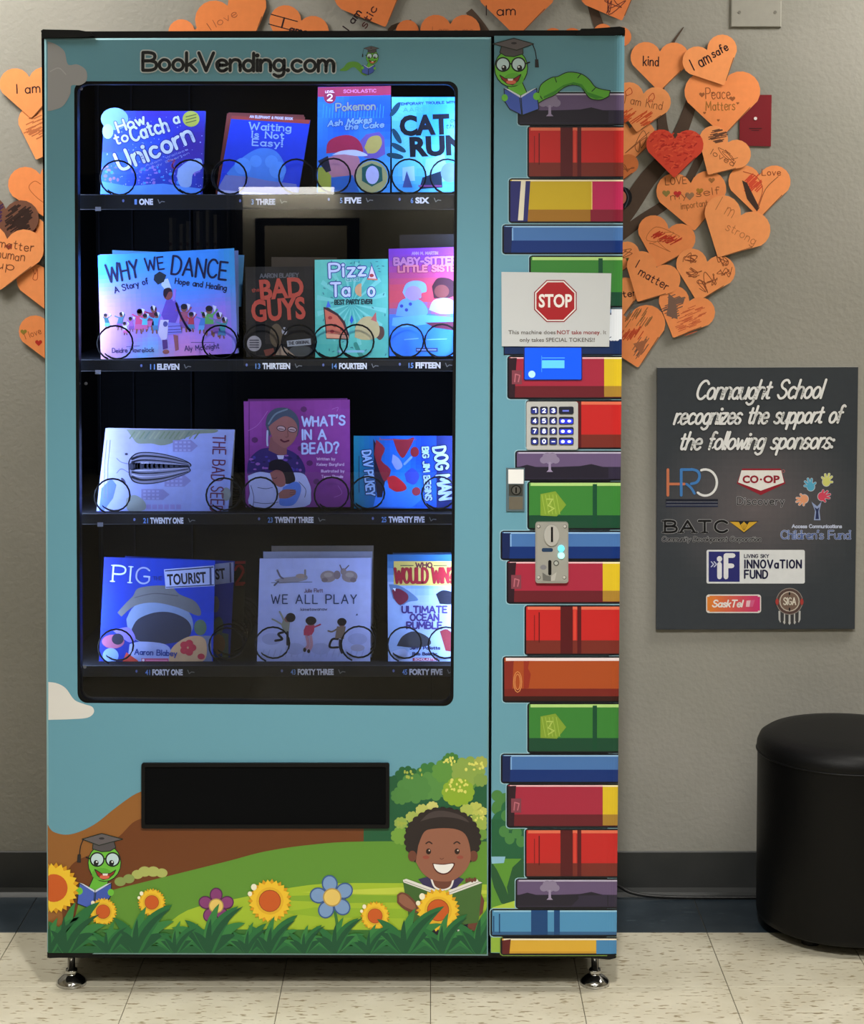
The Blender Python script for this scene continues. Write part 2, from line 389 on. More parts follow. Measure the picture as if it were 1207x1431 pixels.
# floor tiles, 12 inch, one object each
TS = 0.3048; Y0T = 4.186
def tile_mesh(name, mat, sy):
    m = M(); g = 0.0007; c = 0.0008; sx = TS
    x0, x1, y0, y1 = -sx/2+g, sx/2-g, -sy/2+g, sy/2-g
    m.box(x0, x1, y0, y1, -0.003, -c, (0,0,0))
    a = [(x0,y0,-c),(x1,y0,-c),(x1,y1,-c),(x0,y1,-c)]; b = [(x0+c,y0+c,0),(x1-c,y0+c,0),(x1-c,y1-c,0),(x0+c,y1-c,0)]
    m.face(b, (0,0,0))
    for i in range(4):
        j = (i+1) % 4; m.face([a[i], a[j], b[j], b[i]], (0,0,0))
    return m
def put(o, x, y): o.parent = floor; o.location = Vector((x, y, 0))-ORG[floor]
tl = tile_mesh('tile', TILEM, TS).build('tile', TILEM, floor, origin=(0,0,0))
DS = WALL_Y-Y0T
dk = tile_mesh('tile', TILED, DS).build('tile', TILED, floor, origin=(0,0,0))
first = True; dfirst = True
for i in range(-9, 9):
    x = -0.003+TS/2+i*TS
    if dfirst: put(dk, x, Y0T+DS/2); dfirst = False
    else:
        c = dk.copy(); SC.collection.objects.link(c); put(c, x, Y0T+DS/2)
    for j in range(14):
        y = Y0T-TS/2-j*TS
        if first: put(tl, x, y); first = False
        else:
            c = tl.copy(); SC.collection.objects.link(c); put(c, x, y)
# the rest of the floor, behind the camera: same tile, plain slab
m = M(); m.box(XL, XR, YB, Y0T-14*TS-0.001, -0.0028, 0, (0,0,0)); m.build('floor_slab', TILEM, floor)
# rubber cove base
m = M()
prof = [(0.0, 0.001), (0.0, 0.102), (-0.003, 0.1035), (-0.005, 0.101), (-0.005, 0.018), (-0.008, 0.008), (-0.016, 0.0025), (-0.02, 0.0)]
for (a, z0), (b, z1) in zip(prof, prof[1:]):
    m.face([(XL, WALL_Y+a, z0), (XR, WALL_Y+a, z0), (XR, WALL_Y+b, z1), (XL, WALL_Y+b, z1)][::-1], (60,60,60))
struct(m, 'baseboard_back', BASEM)
m = M(); m.box(XL, XR, YB, YB+0.006, 0, 0.1, (60,60,60)); struct(m, 'baseboard_front', BASEM)
# ceiling light panels
for i, (x, y, p) in enumerate(PANELS):
    t = empty('ceiling_light', (x, y, CEIL))
    tag(t, ['recessed ceiling light panel nearest the wall on the right', 'recessed ceiling light panel nearest the wall on the left',
            'recessed ceiling light panel in front of the camera on the right', 'recessed ceiling light panel in front of the camera on the left',
            'recessed ceiling light panel behind the camera on the right', 'recessed ceiling light panel behind the camera on the left'][i], 'ceiling light', 'ceiling lights')
    m = M()
    for a in (-1, 1):
        m.box(x+a*0.58-0.02, x+a*0.58+0.02, y-0.3, y+0.3, CEIL-0.03, CEIL-0.001, (225,225,220))
        m.box(x-0.56, x+0.56, y+a*0.28-0.02, y+a*0.28+0.02, CEIL-0.03, CEIL-0.001, (225,225,220))
    m.build('frame', PLASTIC, t)
    m = M(); m.box(x-0.56, x+0.56, y-0.26, y+0.26, CEIL-0.015, CEIL-0.001, (255,248,232)); m.build('diffuser', LAMP, t)
t = empty('fill_lamp', (0.15, 1.9, CEIL)); tag(t, 'small black ceiling lamp added to brighten the lower front of the vending machine', 'fill_lamp')  # body for the added fill light on the machine front
m = M(); m.lathe(0.15, 1.9, [(0.0, CEIL-0.001), (0.05, CEIL-0.001), (0.05, CEIL-0.02), (0.0, CEIL-0.02)], 20, (30,30,30)); m.build('mount', BLACK, t)
m = M(); m.tube([(0.15, 1.9, CEIL-0.015), (0.15, 1.87, CEIL-0.08)], 0.03, (30,30,30), 16); m.build('lamp_head', BLACK, t)
# what the glass mirrors, behind the camera: a lit partition with a framed notice board, and a dark bookcase
t = empty('partition', (-0.2, -4.6, 0)); tag(t, 'beige partition panel behind the camera, mirrored in the glass', 'partition')
m = M(); m.box(-1.22, 2.4, -4.62, -4.56, 0.68, 1.80, (190,182,160)); m.build('panel', PAPER, t)
m = M(); m.box(-1.22, 2.4, -4.62, -4.555, 0, 0.68, (30,29,27)); m.build('dark_lower_panel', PAPER, t)  # added dark panel, keeps the reflection in the lower glass dark
area('partition_fill', (-0.9, -4.5, 1.765), (math.radians(-12), 0, 0), 0.6, 0.03, 5, WARM)  # added light under the strip, brightens the mirrored partition
area('partition_fill', (0.4, -4.4, 1.79), (math.radians(-12), 0, 0), 1.2, 0.03, 4, WARM)  # added light without a fixture, brightens the partition further right
m = M(); m.box(-1.22, -0.62, -4.55, -4.53, 1.77, 1.815, (255,252,244)); m.build('lamp_strip', STRIP, t)
m = M(); m.box(-1.24, -1.20, -4.64, -4.54, 0, 1.80, (40,38,34)); m.build('edge_post', BLACK, t)
t = empty('notice_board', (-0.8, -4.55, 1.3)); tag(t, 'notice board in a black frame behind the camera', 'notice board')
m = M(); m.box(-1.12, -0.46, -4.555, -4.545, 0.75, 1.62, (24,24,22)); m.build('frame', BLACK, t)
m = M(); m.box(-1.06, -0.54, -4.545, -4.540, 0.82, 1.57, (168,158,136)); m.build('board', PAPER, t)
t = empty('bookcase', (-2.0, -4.4, 0)); tag(t, 'dark open bookcase behind the camera, mirrored in the glass', 'bookcase')
m = M()
for x in (-2.9, -2.1, -1.3): m.box(x-0.015, x+0.015, -4.7, -4.4, 0, 1.9, (26,24,22))
m.box(-2.9, -1.3, -4.7, -4.68, 0, 1.9, (20,18,16)); m.build('carcass', BLACK, t)
for z in (0.1, 0.55, 1.0, 1.4, 1.88):
    m = M(); m.box(-2.885, -1.315, -4.68, -4.4, z-0.012, z+0.012, (28,26,24)); m.build('shelf', BLACK, t)

for i, (x, z0, z1) in enumerate(((-1.64,1.415,1.62),(-1.575,1.415,1.58),(-1.535,1.415,1.60),(-1.47,1.415,1.66),(-1.41,1.415,1.67),(-1.36,1.415,1.64))):
    t = empty('library_book', (x, -4.5, z0)); tag(t, ['leftmost pale-spined book on the middle shelf of the dark bookcase', 'shortest pale book, second from the left in the dark bookcase', 'pale book third from the left in the dark bookcase', 'pale book fourth from the left in the dark bookcase', 'tallest pale book in the dark bookcase, second from the right', 'rightmost pale book in the dark bookcase'][i], 'book', 'books in the bookcase behind the camera')
    m = M(); m.box(x-.009, x+.009, -4.62, -4.425, z0, z1, (190,186,172)); m.build('cover', PAPER, t)
    m = M(); m.box(x-.007, x+.007, -4.42-.002, -4.41, z0+.03, z0+.05, (120,60,50)); m.build('spine_label', PAPER, t)

# ================================================================ THE VENDING MACHINE
MY = 3.85                                   # depth of its front face
LX0, LX1 = P(60, 700, MY)[0], P(868, 700, MY)[0]
ZT, ZB = P(400, 45, MY)[2], P(400, 1338, MY)[2]
vm = empty('vending_machine', ((LX0+LX1)/2, MY+0.25, 0))
tag(vm, 'tall book vending machine wrapped in sky-blue storybook graphics with a stack of painted books', 'vending machine')
K = (12, 13, 15)
IX0, IX1 = P(78, 700, MY)[0], P(668, 700, MY)[0]
m = M(); BY = MY+0.035
m.box(LX0, IX0, BY, WALL_Y-0.06, ZB, ZT, K); m.box(P(664, 700, MY)[0]+0.01, LX1-0.004, BY, WALL_Y-0.06, ZB, ZT, K)
m.box(IX0, IX1, BY, WALL_Y-0.06, ZT-0.03, ZT, K); m.box(IX0, IX1, WALL_Y-0.09, WALL_Y-0.06, ZB, ZT, K)
zf = P(400, 985, MY)[2]
m.box(IX0, IX1, BY, WALL_Y-0.06, ZB, zf-0.02, K)
m.build('cabinet', MATTE, vm)
m = M(); m.prism([(58, 44), (873.5, 42), (873, 50), (58, 53)], MY+0.004, MY+0.05, (14,15,18)); m.build('top_rail', BLACK, vm)
m = M(); m.prism([(66, 1330), (861, 1331), (861, 1338.5), (66, 1338.5)], MY+0.012, MY+0.05, (10,11,13)); m.build('bottom_rail', BLACK, vm)
for q in ([(57, 43), (60, 41), (110, 42), (126, 45), (131, 50), (118, 52), (60, 53)], [(806, 47), (812, 40), (826, 40), (866, 37), (873, 39), (873, 46), (860, 49), (806, 49)]):
    m = M(); m.prism(q, MY-0.004, MY+0.06, (18,19,20)); m.build('hinge', BLACK, vm)
for q in ([(66, 1331), (131, 1332), (122, 1337), (69, 1339), (66, 1337)], [(820, 1335), (860, 1334), (860, 1339), (852, 1341), (826, 1339)]):
    m = M(); m.prism(q, MY-0.001, MY+0.05, (14,14,15)); m.build('corner_bracket', BLACK, vm)
# levelling feet
def foot(cx, cy):
    m = M(); m.lathe(cx, cy, [(0.0075, ZB), (0.0075, 0.032), (0.0115, 0.032), (0.0125, 0.028), (0.0115, 0.022), (0.013, 0.021), (0.019, 0.0175), (0.027, 0.011), (0.0305, 0.006), (0.0305, 0.0), (0.0, 0.0)], 28, (205,205,205))
    m.build('foot', CHROME, vm, smooth=True)
FY = MY+0.045
foot(P(100, 1360, FY)[0], FY); foot(P(831, 1360, FY)[0], FY)
foot(P(100, 1360, FY)[0], WALL_Y-0.12); foot(P(831, 1360, FY)[0], WALL_Y-0.12)

# ---- front door: one blue sheet with a rounded window opening
SKY = (103, 158, 178)
door = None
WIN = rrect(103.5, 113.5, 640, 984, 14)
WIN = [(u+(v-113)*(0.0055 if u < 300 else -0.0075), v+(0 if v < 500 else (u-300)*0.0085)) for u, v in WIN]
OUT = [(62, 53.5), (686.3, 52), (681.6, 1335.5), (66, 1333)]
m = M(MY)
cx0 = [(64.5, 56), (684.5, 54.5), (679.8, 1333), (68.5, 1330.5)]
m.holed([cx0, WIN], SKY, 0)
for i in range(4):
    j = (i+1) % 4
    a, b = m.pt(cx0[i]), m.pt(cx0[j]); c, d = P(*OUT[j], MY+0.003), P(*OUT[i], MY+0.003)
    m.face([d, c, b, a], (140,185,196))  # edge highlight painted in as a paler blue
    m.face([d, c, (c[0], MY+0.034, c[2]), (d[0], MY+0.034, d[2])], (60,90,100))
n = len(WIN)
for i in range(n):
    j = (i+1) % n; a, b = m.pt(WIN[i]), m.pt(WIN[j]); m.face([a, b, (b[0], MY+0.03, b[2]), (a[0], MY+0.03, a[2])], (30,36,40))
door = m.build('door_panel', VINYL, vm)
m = M()
cxm, cym = 371.5, 549
m.ring(WIN, [(cxm+(u-cxm)*0.984, cym+(v-cym)*0.9905) for u, v in WIN], MY+0.002, MY+0.03, (5,5,7)); m.build('window_gasket', BLACK, vm)
# glass
gm = bpy.data.materials.new('window_glass'); gm.use_nodes = True
N, L = gm.node_tree.nodes, gm.node_tree.links; N.clear()
out = N.new('ShaderNodeOutputMaterial'); mix = N.new('ShaderNodeMixShader'); tr = N.new('ShaderNodeBsdfTransparent'); gl = N.new('ShaderNodeBsdfGlossy')
fr = N.new('ShaderNodeFresnel'); fr.inputs['IOR'].default_value = 1.62
tr.inputs[0].default_value = (0.93, 0.95, 0.96, 1); gl.inputs['Roughness'].default_value = 0.004
L.new(fr.outputs[0], mix.inputs[0]); L.new(tr.outputs[0], mix.inputs[1]); L.new(gl.outputs[0], mix.inputs[2]); L.new(mix.outputs[0], out.inputs[0])
m = M(MY+0.009); m.poly(WIN, (255,255,255), 0); m.build('window_pane', gm, vm)
# LED tubes on the inner sides of the opening (cold blue-white), each with the light it gives
BLUE = (0.50, 0.64, 1.0)
def led(x, sgn, p):
    m = M(); m.tube([(x, MY+0.05, P(0, 960, MY)[2]), (x, MY+0.05, P(0, 130, MY)[2])], 0.006, (170,190,255), 8); m.build('light_tube', LED, vm)
    o = area('cabinet_light', (x-sgn*0.008, MY+0.052, (P(0, 960, MY)[2]+P(0, 130, MY)[2])/2), (0, 0, 0), 0.02, 1.15, p, BLUE)
    d = Vector((-sgn*1.0, 0.42, 0)).normalized(); o.rotation_euler = (-d).to_track_quat('Z', 'Y').to_euler()
    from mathutils import Matrix
    zz = -d; yy = Vector((0, 0, 1)); xx = yy.cross(zz); o.rotation_euler = Matrix((xx, yy, zz)).transposed().to_euler()
led(IX0+0.012, -1, 6.0); led(IX1-0.012, 1, 4.5)
m = M(); zt = P(400, 108, MY)[2]
m.tube([(IX0+0.03, MY+0.045, zt), (IX1-0.03, MY+0.045, zt)], 0.006, (170,190,255), 8); m.build('light_tube', LED, vm)
area('cabinet_light', ((IX0+IX1)/2, MY+0.045, zt-0.008), (math.radians(22), 0, 0), 0.75, 0.02, 0.9, BLUE)

# ---- shelves with price rail and coils
ROWS = [(271, 293), (502, 519), (717, 733), (929.5, 946)]
RY = 3.897
LBL = [[(204, 282, '1', 'ONE'), (371, 282, '3', 'THREE'), (493, 280, '5', 'FIVE'), (590, 280, '6', 'SIX')],
       [(235, 512.5, '11', 'ELEVEN'), (386, 511.5, '13', 'THIRTEEN'), (493, 511.5, '14', 'FOURTEEN'), (598, 510.5, '15', 'FIFTEEN')],
       [(233, 727.5, '21', 'TWENTY ONE'), (411, 726.5, '23', 'TWENTY THREE'), (568, 726, '25', 'TWENTY FIVE')],
       [(234, 939.5, '41', 'FORTY ONE'), (441, 939, '43', 'FORTY THREE'), (595, 939, '45', 'FORTY FIVE')]]
COILS = [[(163, 248), (264, 247), (319, 247), (413, 246), (465, 245), (519.6, 246), (571, 246), (625, 246)],
         [(159, 479.5), (306, 479), (364, 478), (417, 478), (461, 478), (498, 478), (568, 477.5), (617, 477.5)],
         [(155, 694), (311, 693), (362.5, 692), (462.5, 692), (513, 691), (613, 691)],
         [(160, 905), (315, 903), (379.5, 902), (500, 901), (565, 902), (622, 902)]]
CY = 3.905; CRAD = 0.0345; PITCH = 0.038
cm = M()
pts = []
for i in range(int(20*10.3)):
    t = i/20; a = -2*math.pi*t + math.radians(250)
    pts.append((CRAD*math.cos(a), PITCH*t, CRAD*math.sin(a)))
cm.tube(pts, 0.0019, (7,8,10), 5)
coil0 = cm.build('coil', WIRE, None, smooth=True, origin=(0, 0, 0)); used = False
for ri, (y0, y1) in enumerate(ROWS):
    zt, zb = P(400, y0, RY)[2], P(400, y1, RY)[2]
    sh = empty('shelf', (0.5*(IX0+IX1), RY, zt)); sh.parent = vm; sh.location = ORG[sh]-ORG[vm]
    m = M(); m.box(IX0+0.002, IX1-0.002, RY+0.004, WALL_Y-0.1, zt-0.0045, zt-0.003, (20,21,24)); m.build('tray', MATTE, sh)
    m = M(); m.cbox(IX0+0.002, IX1-0.002, RY, RY+0.004, zb, zt-0.001, (26,28,31)); m.build('price_rail', BLACK, sh)
    for (u, v, a, b) in LBL[ri]:
        m = M(RY-0.0004)
        W = 8+6.2*len(b)*0.62; x0 = u-W/2
        m.r(x0-9-2*len(a), v-4.2, x0+W+4, v+4.2, (24,26,32), 1)
        face(m, a, (x0-3-3.4*len(a), v+3.6), (x0-3, v+3.6), 7, (120,165,235), 2, bold=0.02)
        face(m, b, (x0, v+3.8), (x0+W, v+3.8), 7.6, (240,245,255), 2, bold=0.05)
        m.s_([(x0+W+7, v-3), (x0+W+9, v+2), (x0+W+12, v-0.5), (x0+W+16, v)], 1.2, (130,135,140), 2, smooth=False)
        m.e(x0-22, v-1.5, 1.6, 2.2, (110,125,190), 2, n=8)
        m.build('price_label', LABELM, sh)
    for k, (u, v) in enumerate(COILS[ri]):
        p = P(u, v, CY)
        if not used: c = coil0; used = True
        else: c = coil0.copy(); SC.collection.objects.link(c)
        c.parent = sh; c.location = Vector(p)-ORG[sh]
    # side dividers hold the products apart
for (u, v) in ((137, 292), (137, 520), (140, 733)):
    m = M(RY-0.001); m.r(u-4, v-3, u+4, v+3, (150,155,165), 1); m.build('sticker', LABELM, vm)
for (u, v) in ((113.5, 124), (120, 536), (110, 536), (118.5, 932), (112, 932)):
    m = M(MY+0.012); m.e(u, v, 2.4, 2.4, (170,175,195), 1, n=10); m.build('screw', METAL, vm)
# inner guide strips that catch a little light
for u0, u1 in ((118, 121), (131, 133), (178, 180), (260, 262)):
    a, b = P(u0, 600, 4.25), P(u1, 600, 4.25)
    m = M(); m.box(a[0], b[0], 4.33, 4.34, zf, ZT-0.05, (26,28,34)); m.build('back_seam', MATTE, vm)

# ---- delivery flap
m = M(); m.ring(rrect(197.5, 1066.5, 544, 1158, 3), rrect(202.5, 1072, 539, 1152.5, 2), MY-0.006, MY-0.0005, (8,8,10)); m.build('flap_frame', BLACK, vm)
m = M(); m.prism(rrect(202, 1071.5, 539.5, 1153, 2), MY-0.003, MY-0.0015, (9,10,12)); m.build('delivery_flap', MATTE, vm)

# ---- control column
CP = MY-0.001
def cdepth(u, v):
    xr = 872.5-(v-49)*(11.3/1287); d = u-(xr-14)
    if d <= 0: return CP
    R = 0.026; t = min(d/695, R*0.97)
    return CP+R-math.sqrt(R*R-t*t)
m = M(cdepth)
XR_ = lambda v: 872.5-(v-49)*(11.3/1287)
def colquad(m, xa, xb, ya, yb, col, k):
    """rectangle on the column, bent round its right-hand edge; xb None = to the edge"""
    for y0, y1 in [(ya, yb)]:
        e0, e1 = XR_(y0), XR_(y1)
        if xb is not None and xb <= e1-14:
            m.poly([(xa, y0), (xb, y0), (xb, y1), (xa, y1)], col, k); return
        ds = [-14, -10.5, -7, -3.5, 0] if xb is None else [-14, min(0, xb-e1)]
        if xa < e1-14: m.poly([(xa, y0), (e0-14, y0), (e1-14, y1), (xa, y1)], col, k)
        for a, b in zip(ds, ds[1:]):
            q = [(e0+a, y0), (e0+b, y0), (e1+b, y1), (e1+a, y1)]
            m.tris(q, [m.pt(p, k) for p in q], [(0, 1, 2), (0, 2, 3)], col)
m.poly([(690.5, 50), (858, 50), (847, 1335), (685.5, 1331.5)], SKY, 0)
for a, b in zip([-14.5, -10.5, -7, -3.5], [-10.5, -7, -3.5, 0]):
    q = [(872.5+a, 50), (872.5+b, 49), (861.2+b, 1335.5), (861.2+a, 1335)]
    m.tris(q, [m.pt(p, 0) for p in q], [(0, 1, 2), (0, 2, 3)], SKY)
fa = [m.pt(p) for p in [(690.5, 50), (685.5, 1331.5)]]
m.face([fa[0], fa[1], (fa[1][0], MY+0.034, fa[1][2]), (fa[0][0], MY+0.034, fa[0][2])], (50,80,90))
a, b = m.pt((872.5, 49)), m.pt((861.2, 1335.5)); m.face([a, b, (b[0], MY+0.05, b[2]), (a[0], MY+0.05, a[2])], SKY)
column = m.build('control_column', VINYL, vm)

NAVY = (14, 20, 40)
def treeling(m, x, y, s, col, k):
    for dx, dy, r in ((-9, -2, 6), (-4, -7, 7), (4, -7, 7), (9, -2, 6), (0, -2, 7)): m.e(x+dx*s, y+dy*s, r*s, r*s*0.9, col, k, n=12)
    m.poly([(x-1.6*s, y+1*s), (x+1.6*s, y+1*s), (x+2*s, y+13*s), (x+5*s, y+16*s), (x-5*s, y+16*s), (x-2*s, y+13*s)], shade(col, 1.12), k+0.5)
def pbook(kind, x0, y0, y1, label):
    m = M(cdepth, T=(0, 0, 1)); c = {
     'purple': ((102,84,122), (46,40,62), (190,182,208)), 'red': ((196,38,38), (118,44,36), (226,112,84)), 'blue': ((72,116,178), (14,48,118), (150,190,230)),
     'yellow': ((202,172,38), (160,112,38), (240,225,190)), 'crimson': ((168,42,66), (104,30,40), (240,190,200)), 'green': ((58,128,54), (24,72,50), (178,214,130)),
     'orange': ((170,76,34), (118,36,30), (238,222,226)), 'lblue': ((80,148,196), (52,98,146), (150,200,230)), 'gold': ((224,176,58), (206,156,50), (245,235,215))}[kind]
    H = y1-y0
    # black outline with rounded spine side, thin pale halo
    sh = lambda g: [(x0-g+4, y0-g), (900, y0-g), (900, y1+g), (x0-g+4, y1+g), (x0-g+1, y1+g-2), (x0-g, y1+g-5), (x0-g, y0-g+5), (x0-g+1, y0-g+2)]
    def slab(g, col, k):
        colquad(m, x0-g+4, None, y0-g, y1+g, col, k)
        m.poly([(x0-g+4.2, y0-g), (x0-g+4.2, y1+g), (x0-g+1, y1+g-1.5), (x0-g, y1+g-4), (x0-g, y0-g+4), (x0-g+1, y0-g+1.5)], col, k)
    slab(2.0, (150,190,205) if kind not in ('gold',) else (120,150,60), 0.7)
    slab(0.9, (10,12,22), 1.2)
    X0 = x0+1.6
    colquad(m, X0, None, y0+1.2, y1-1.6, c[0], 2)
    hb = y1-1.6-H*(0.27 if kind in ('red', 'green', 'crimson', 'yellow', 'orange') else 0.42 if kind in ('blue', 'purple') else 0.12)
    colquad(m, X0, None, hb, y1-1.6, c[1], 2.5)
    colquad(m, X0+2, None, y0+1.2, y0+(3.4 if kind not in ('red', 'green', 'orange') else 5.5), c[2], 3)
    if kind == 'purple':
        w_ = 860
        m.poly([(X0, hb+1), (X0+14, hb-3), (X0+30, hb+1), (w_-50, hb-1), (w_-34, hb-4), (w_-18, hb), (w_-10, hb+1), (w_-10, y1-3), (X0, y1-3)], shade(c[1], 0.72), 3)
        treeling(m, 768, (y0+y1)/2-6, H/44*1.0, (140,128,158), 4)
    if kind == 'red':
        f = 801-x0 if x0 > 750 else 0
        colquad(m, 783, 800, y0+1.2, y1-1.6, (84,20,26), 4); colquad(m, 806.5, 812, y0+1.2, y1-1.6, (84,20,26), 4)
        m.r(746, y0+13, 747.2, hb+2, (126,24,28), 4); m.r(752.5, y0+9, 754, hb+3, (90,16,22), 4)
        colquad(m, 801, 805, y0+5, hb, (214,70,56), 4)
    if kind == 'green':
        cx_ = 828 if y0 > 600 else 836
        colquad(m, cx_, cx_+6, y0+3, y1-1.6, (18,74,48), 4)
        cy_ = y0+H*0.5
        if y0 > 400:
            m.poly([(755, cy_-16), (776, cy_-20), (791, cy_-1), (778, cy_+15), (755, cy_+14)], (128,160,52), 4)
            for i in range(5): m.s_([(757+i*5, cy_-15), (762+i*5, cy_+12)], 0.9, (160,186,80), 4.5, smooth=False)
            m.s_([(764, cy_-9), (772, cy_-9), (766, cy_), (774, cy_+4), (766, cy_+9)], 1.6, (176,198,96), 5, smooth=False)
    if kind == 'crimson':
        m.poly([(X0, y0+2.5), (X0+11, y0+2), (X0+9, y0+H*.5), (X0+8, y1-1.6), (X0, y1-1.6)], (44,22,34), 4)
        xy = 842 if y0 > 650 else 844
        colquad(m, xy, None, y0+3.4, hb, (222,190,40), 4); colquad(m, xy, None, hb, y1-2.5, (170,130,50), 4)
        colquad(m, xy, None, y0+1.2, y0+3.6, (244,232,190), 4.5)
        m.r(X0+4, y0+H*.33, X0+18, y0+H*.66, (130,64,78), 5); m.s_([(X0+8, y0+H*.6), (X0+9, y0+H*.42), (X0+15, y0+H*.45), (X0+13, y0+H*.6)], 1.6, (190,110,124), 5.5, smooth=False)
    if kind == 'yellow':
        m.poly([(X0, y0+3), (741, y0+3), (737, y1-1.6), (X0, y1-1.6)], (44,46,112), 4)
        m.poly([(728, y0+2), (734.5, y0+2), (731, y1-3), (723.5, y1-3)], (228,222,200), 5)
        colquad(m, 827, None, y0+3.4, hb, (190,40,90), 4); colquad(m, 825, None, hb, y1-1.6, (132,28,52), 4)
        m.r(826, y0+4, 827.5, hb, (236,206,120), 5)
    if kind == 'blue':
        m.poly([(X0, y0+2.5), (X0+12, y0+2.5), (X0+10, y1-1.6), (X0, y1-1.6)], (16,34,84), 4)
        m.r(X0+11, y0+4, X0+13, hb, (130,175,225), 4.5)
    if kind == 'bluewhite':
        pass
    if kind == 'orange':
        m.poly([(X0, y0+7), (X0+13, y0+5.5), (X0+11, hb), (X0, hb+1)], (132,42,34), 4)
        m.poly([(X0+27, y0+5.5), (X0+35, y0+5.5), (X0+33, y0+16), (X0+37, y0+24), (X0+34, hb-1), (X0+27, hb)], (150,48,32), 4)
        for a, b in ((6.3, 14.5), (4.2, 11)): 
            m.s_([(X0+18.5+a*math.cos(t)*0.9, y0+35+b*math.sin(t)) for t in [i*math.pi/6 for i in range(13)]], 1.1, (214,140,84), 5, smooth=False)
        colquad(m, X0, None, y1-8, y1-1.6, (52,18,16), 3)
    if kind == 'lblue':
        m.r(742, y0+1.2, 765, y1-1.6, (20,68,124), 4); m.r(774, y0+1.2, 782, y1-1.6, (20,68,124), 4)
        m.r(689, y0+9, 690.5, y1-6, (20,60,110), 4); m.r(697, y0+6, 698.6, y1-4, (20,60,110), 4)
    if kind == 'gold':
        m.poly([(X0, y0+4), (X0+12, y0+2), (X0+10, y1-1), (X0, y1-1)], (96,30,30), 4)
        colquad(m, 833, None, y0+3.4, y1-1, (72,136,188), 4)
    m.build('printed_book', VINYL, column)
BK = [('purple',724,129.5,174.5),('red',737.5,177,248),('yellow',711.5,250,311),('blue',702.5,314.5,354.5),('green',740,358,429),
 ('crimson',709.5,498,557),('red',735.5,560,627),('purple',720.5,630.5,671),('green',737.5,673.5,739.5),('blue',700,742.5,782),
 ('crimson',708.5,784,843),('red',733.5,846.5,915),('orange',703,918,981),('green',737.5,983,1051.5),('blue',700.5,1054,1094),
 ('crimson',708.5,1096,1156),('red',734,1159,1226),('purple',721,1228.5,1269),('lblue',686,1271,1308),('gold',700,1310.5,1334)]
# green scenery low on the column, under the books
m = M(cdepth)
for x, y, r in ((690,1112,8),(688,1130,9),(697,1128,10),(706,1118,10),(712,1130,12),(722,1108,9),(730,1125,12),(700,1150,18),(720,1150,20),(735,1150,16),(695,1175,14),(715,1180,20),(735,1175,16)):
    m.e(x if x-r > 686.5 else 686.5+r, y, r, r, (36,104,66) if r > 11 else (76,132,66), 0.3+0.002*r)
m.r(686.5, 1145, 745, 1200, (34,96,62), 0.45)
m.poly([(686.3, 1205), (705, 1198), (745, 1198), (745, 1272), (686, 1272)], (92,150,52), 0.3)
m.poly([(686.5, 1197), (706, 1197), (704, 1206), (687, 1207)], (140,190,215), 0.5)
for q in ([(686.3,1204),(694,1215),(706,1240),(716,1268),(700,1262),(690,1240),(686.2,1225)], [(733,1196),(716,1212),(708,1240),(712,1264),(724,1266),(728,1230)], [(745,1192),(724,1215),(718,1250),(724,1268),(745,1268)]):
    m.poly(q, (38,88,52), 0.52)
m.poly([(688, 1268), (722, 1258), (745, 1264), (745, 1272), (687, 1273)], (176,204,70), 0.56)
for x, y in ((707,1140),(713,1152),(704,1162),(712,1172),(722,1164),(728,1176)): m.e(x, y, 7, 8, (74,134,70), 0.55)
m.r(685.8, 1310, 699, 1331, (150,186,66), 0.4)
m.build('printed_garden', VINYL, column)
m = M(cdepth); m.poly([(686.5,1197),(706,1197),(704,1206),(687,1207)], (140,190,215), 0.62); m.build('printed_pond', VINYL, column)
for b in BK: pbook(b[0], b[1], b[2], b[3], '')
# the blue book with white page edges that the paper notice half covers
m = M(cdepth)
colquad(m, 706, None, 429.5, 497, (150,190,205), 0.7); colquad(m, 703.5, None, 431, 496.5, (12,16,34), 1.2)
colquad(m, 705, None, 434, 494.5, (20,44,92), 2); colquad(m, 705, None, 432, 437, (110,150,200), 2.5)
m.poly([(842, 444), (852, 440), (854, 440), (854, 470), (848, 474), (842, 474)], (225,230,238), 3); colquad(m, 853.9, None, 432, 474, (225,230,238), 3)
for x in (855, 859, 863): m.e(x-1, 474, 3, 2.4, (225,230,238), 3, n=10)
m.build('printed_book', VINYL, column)

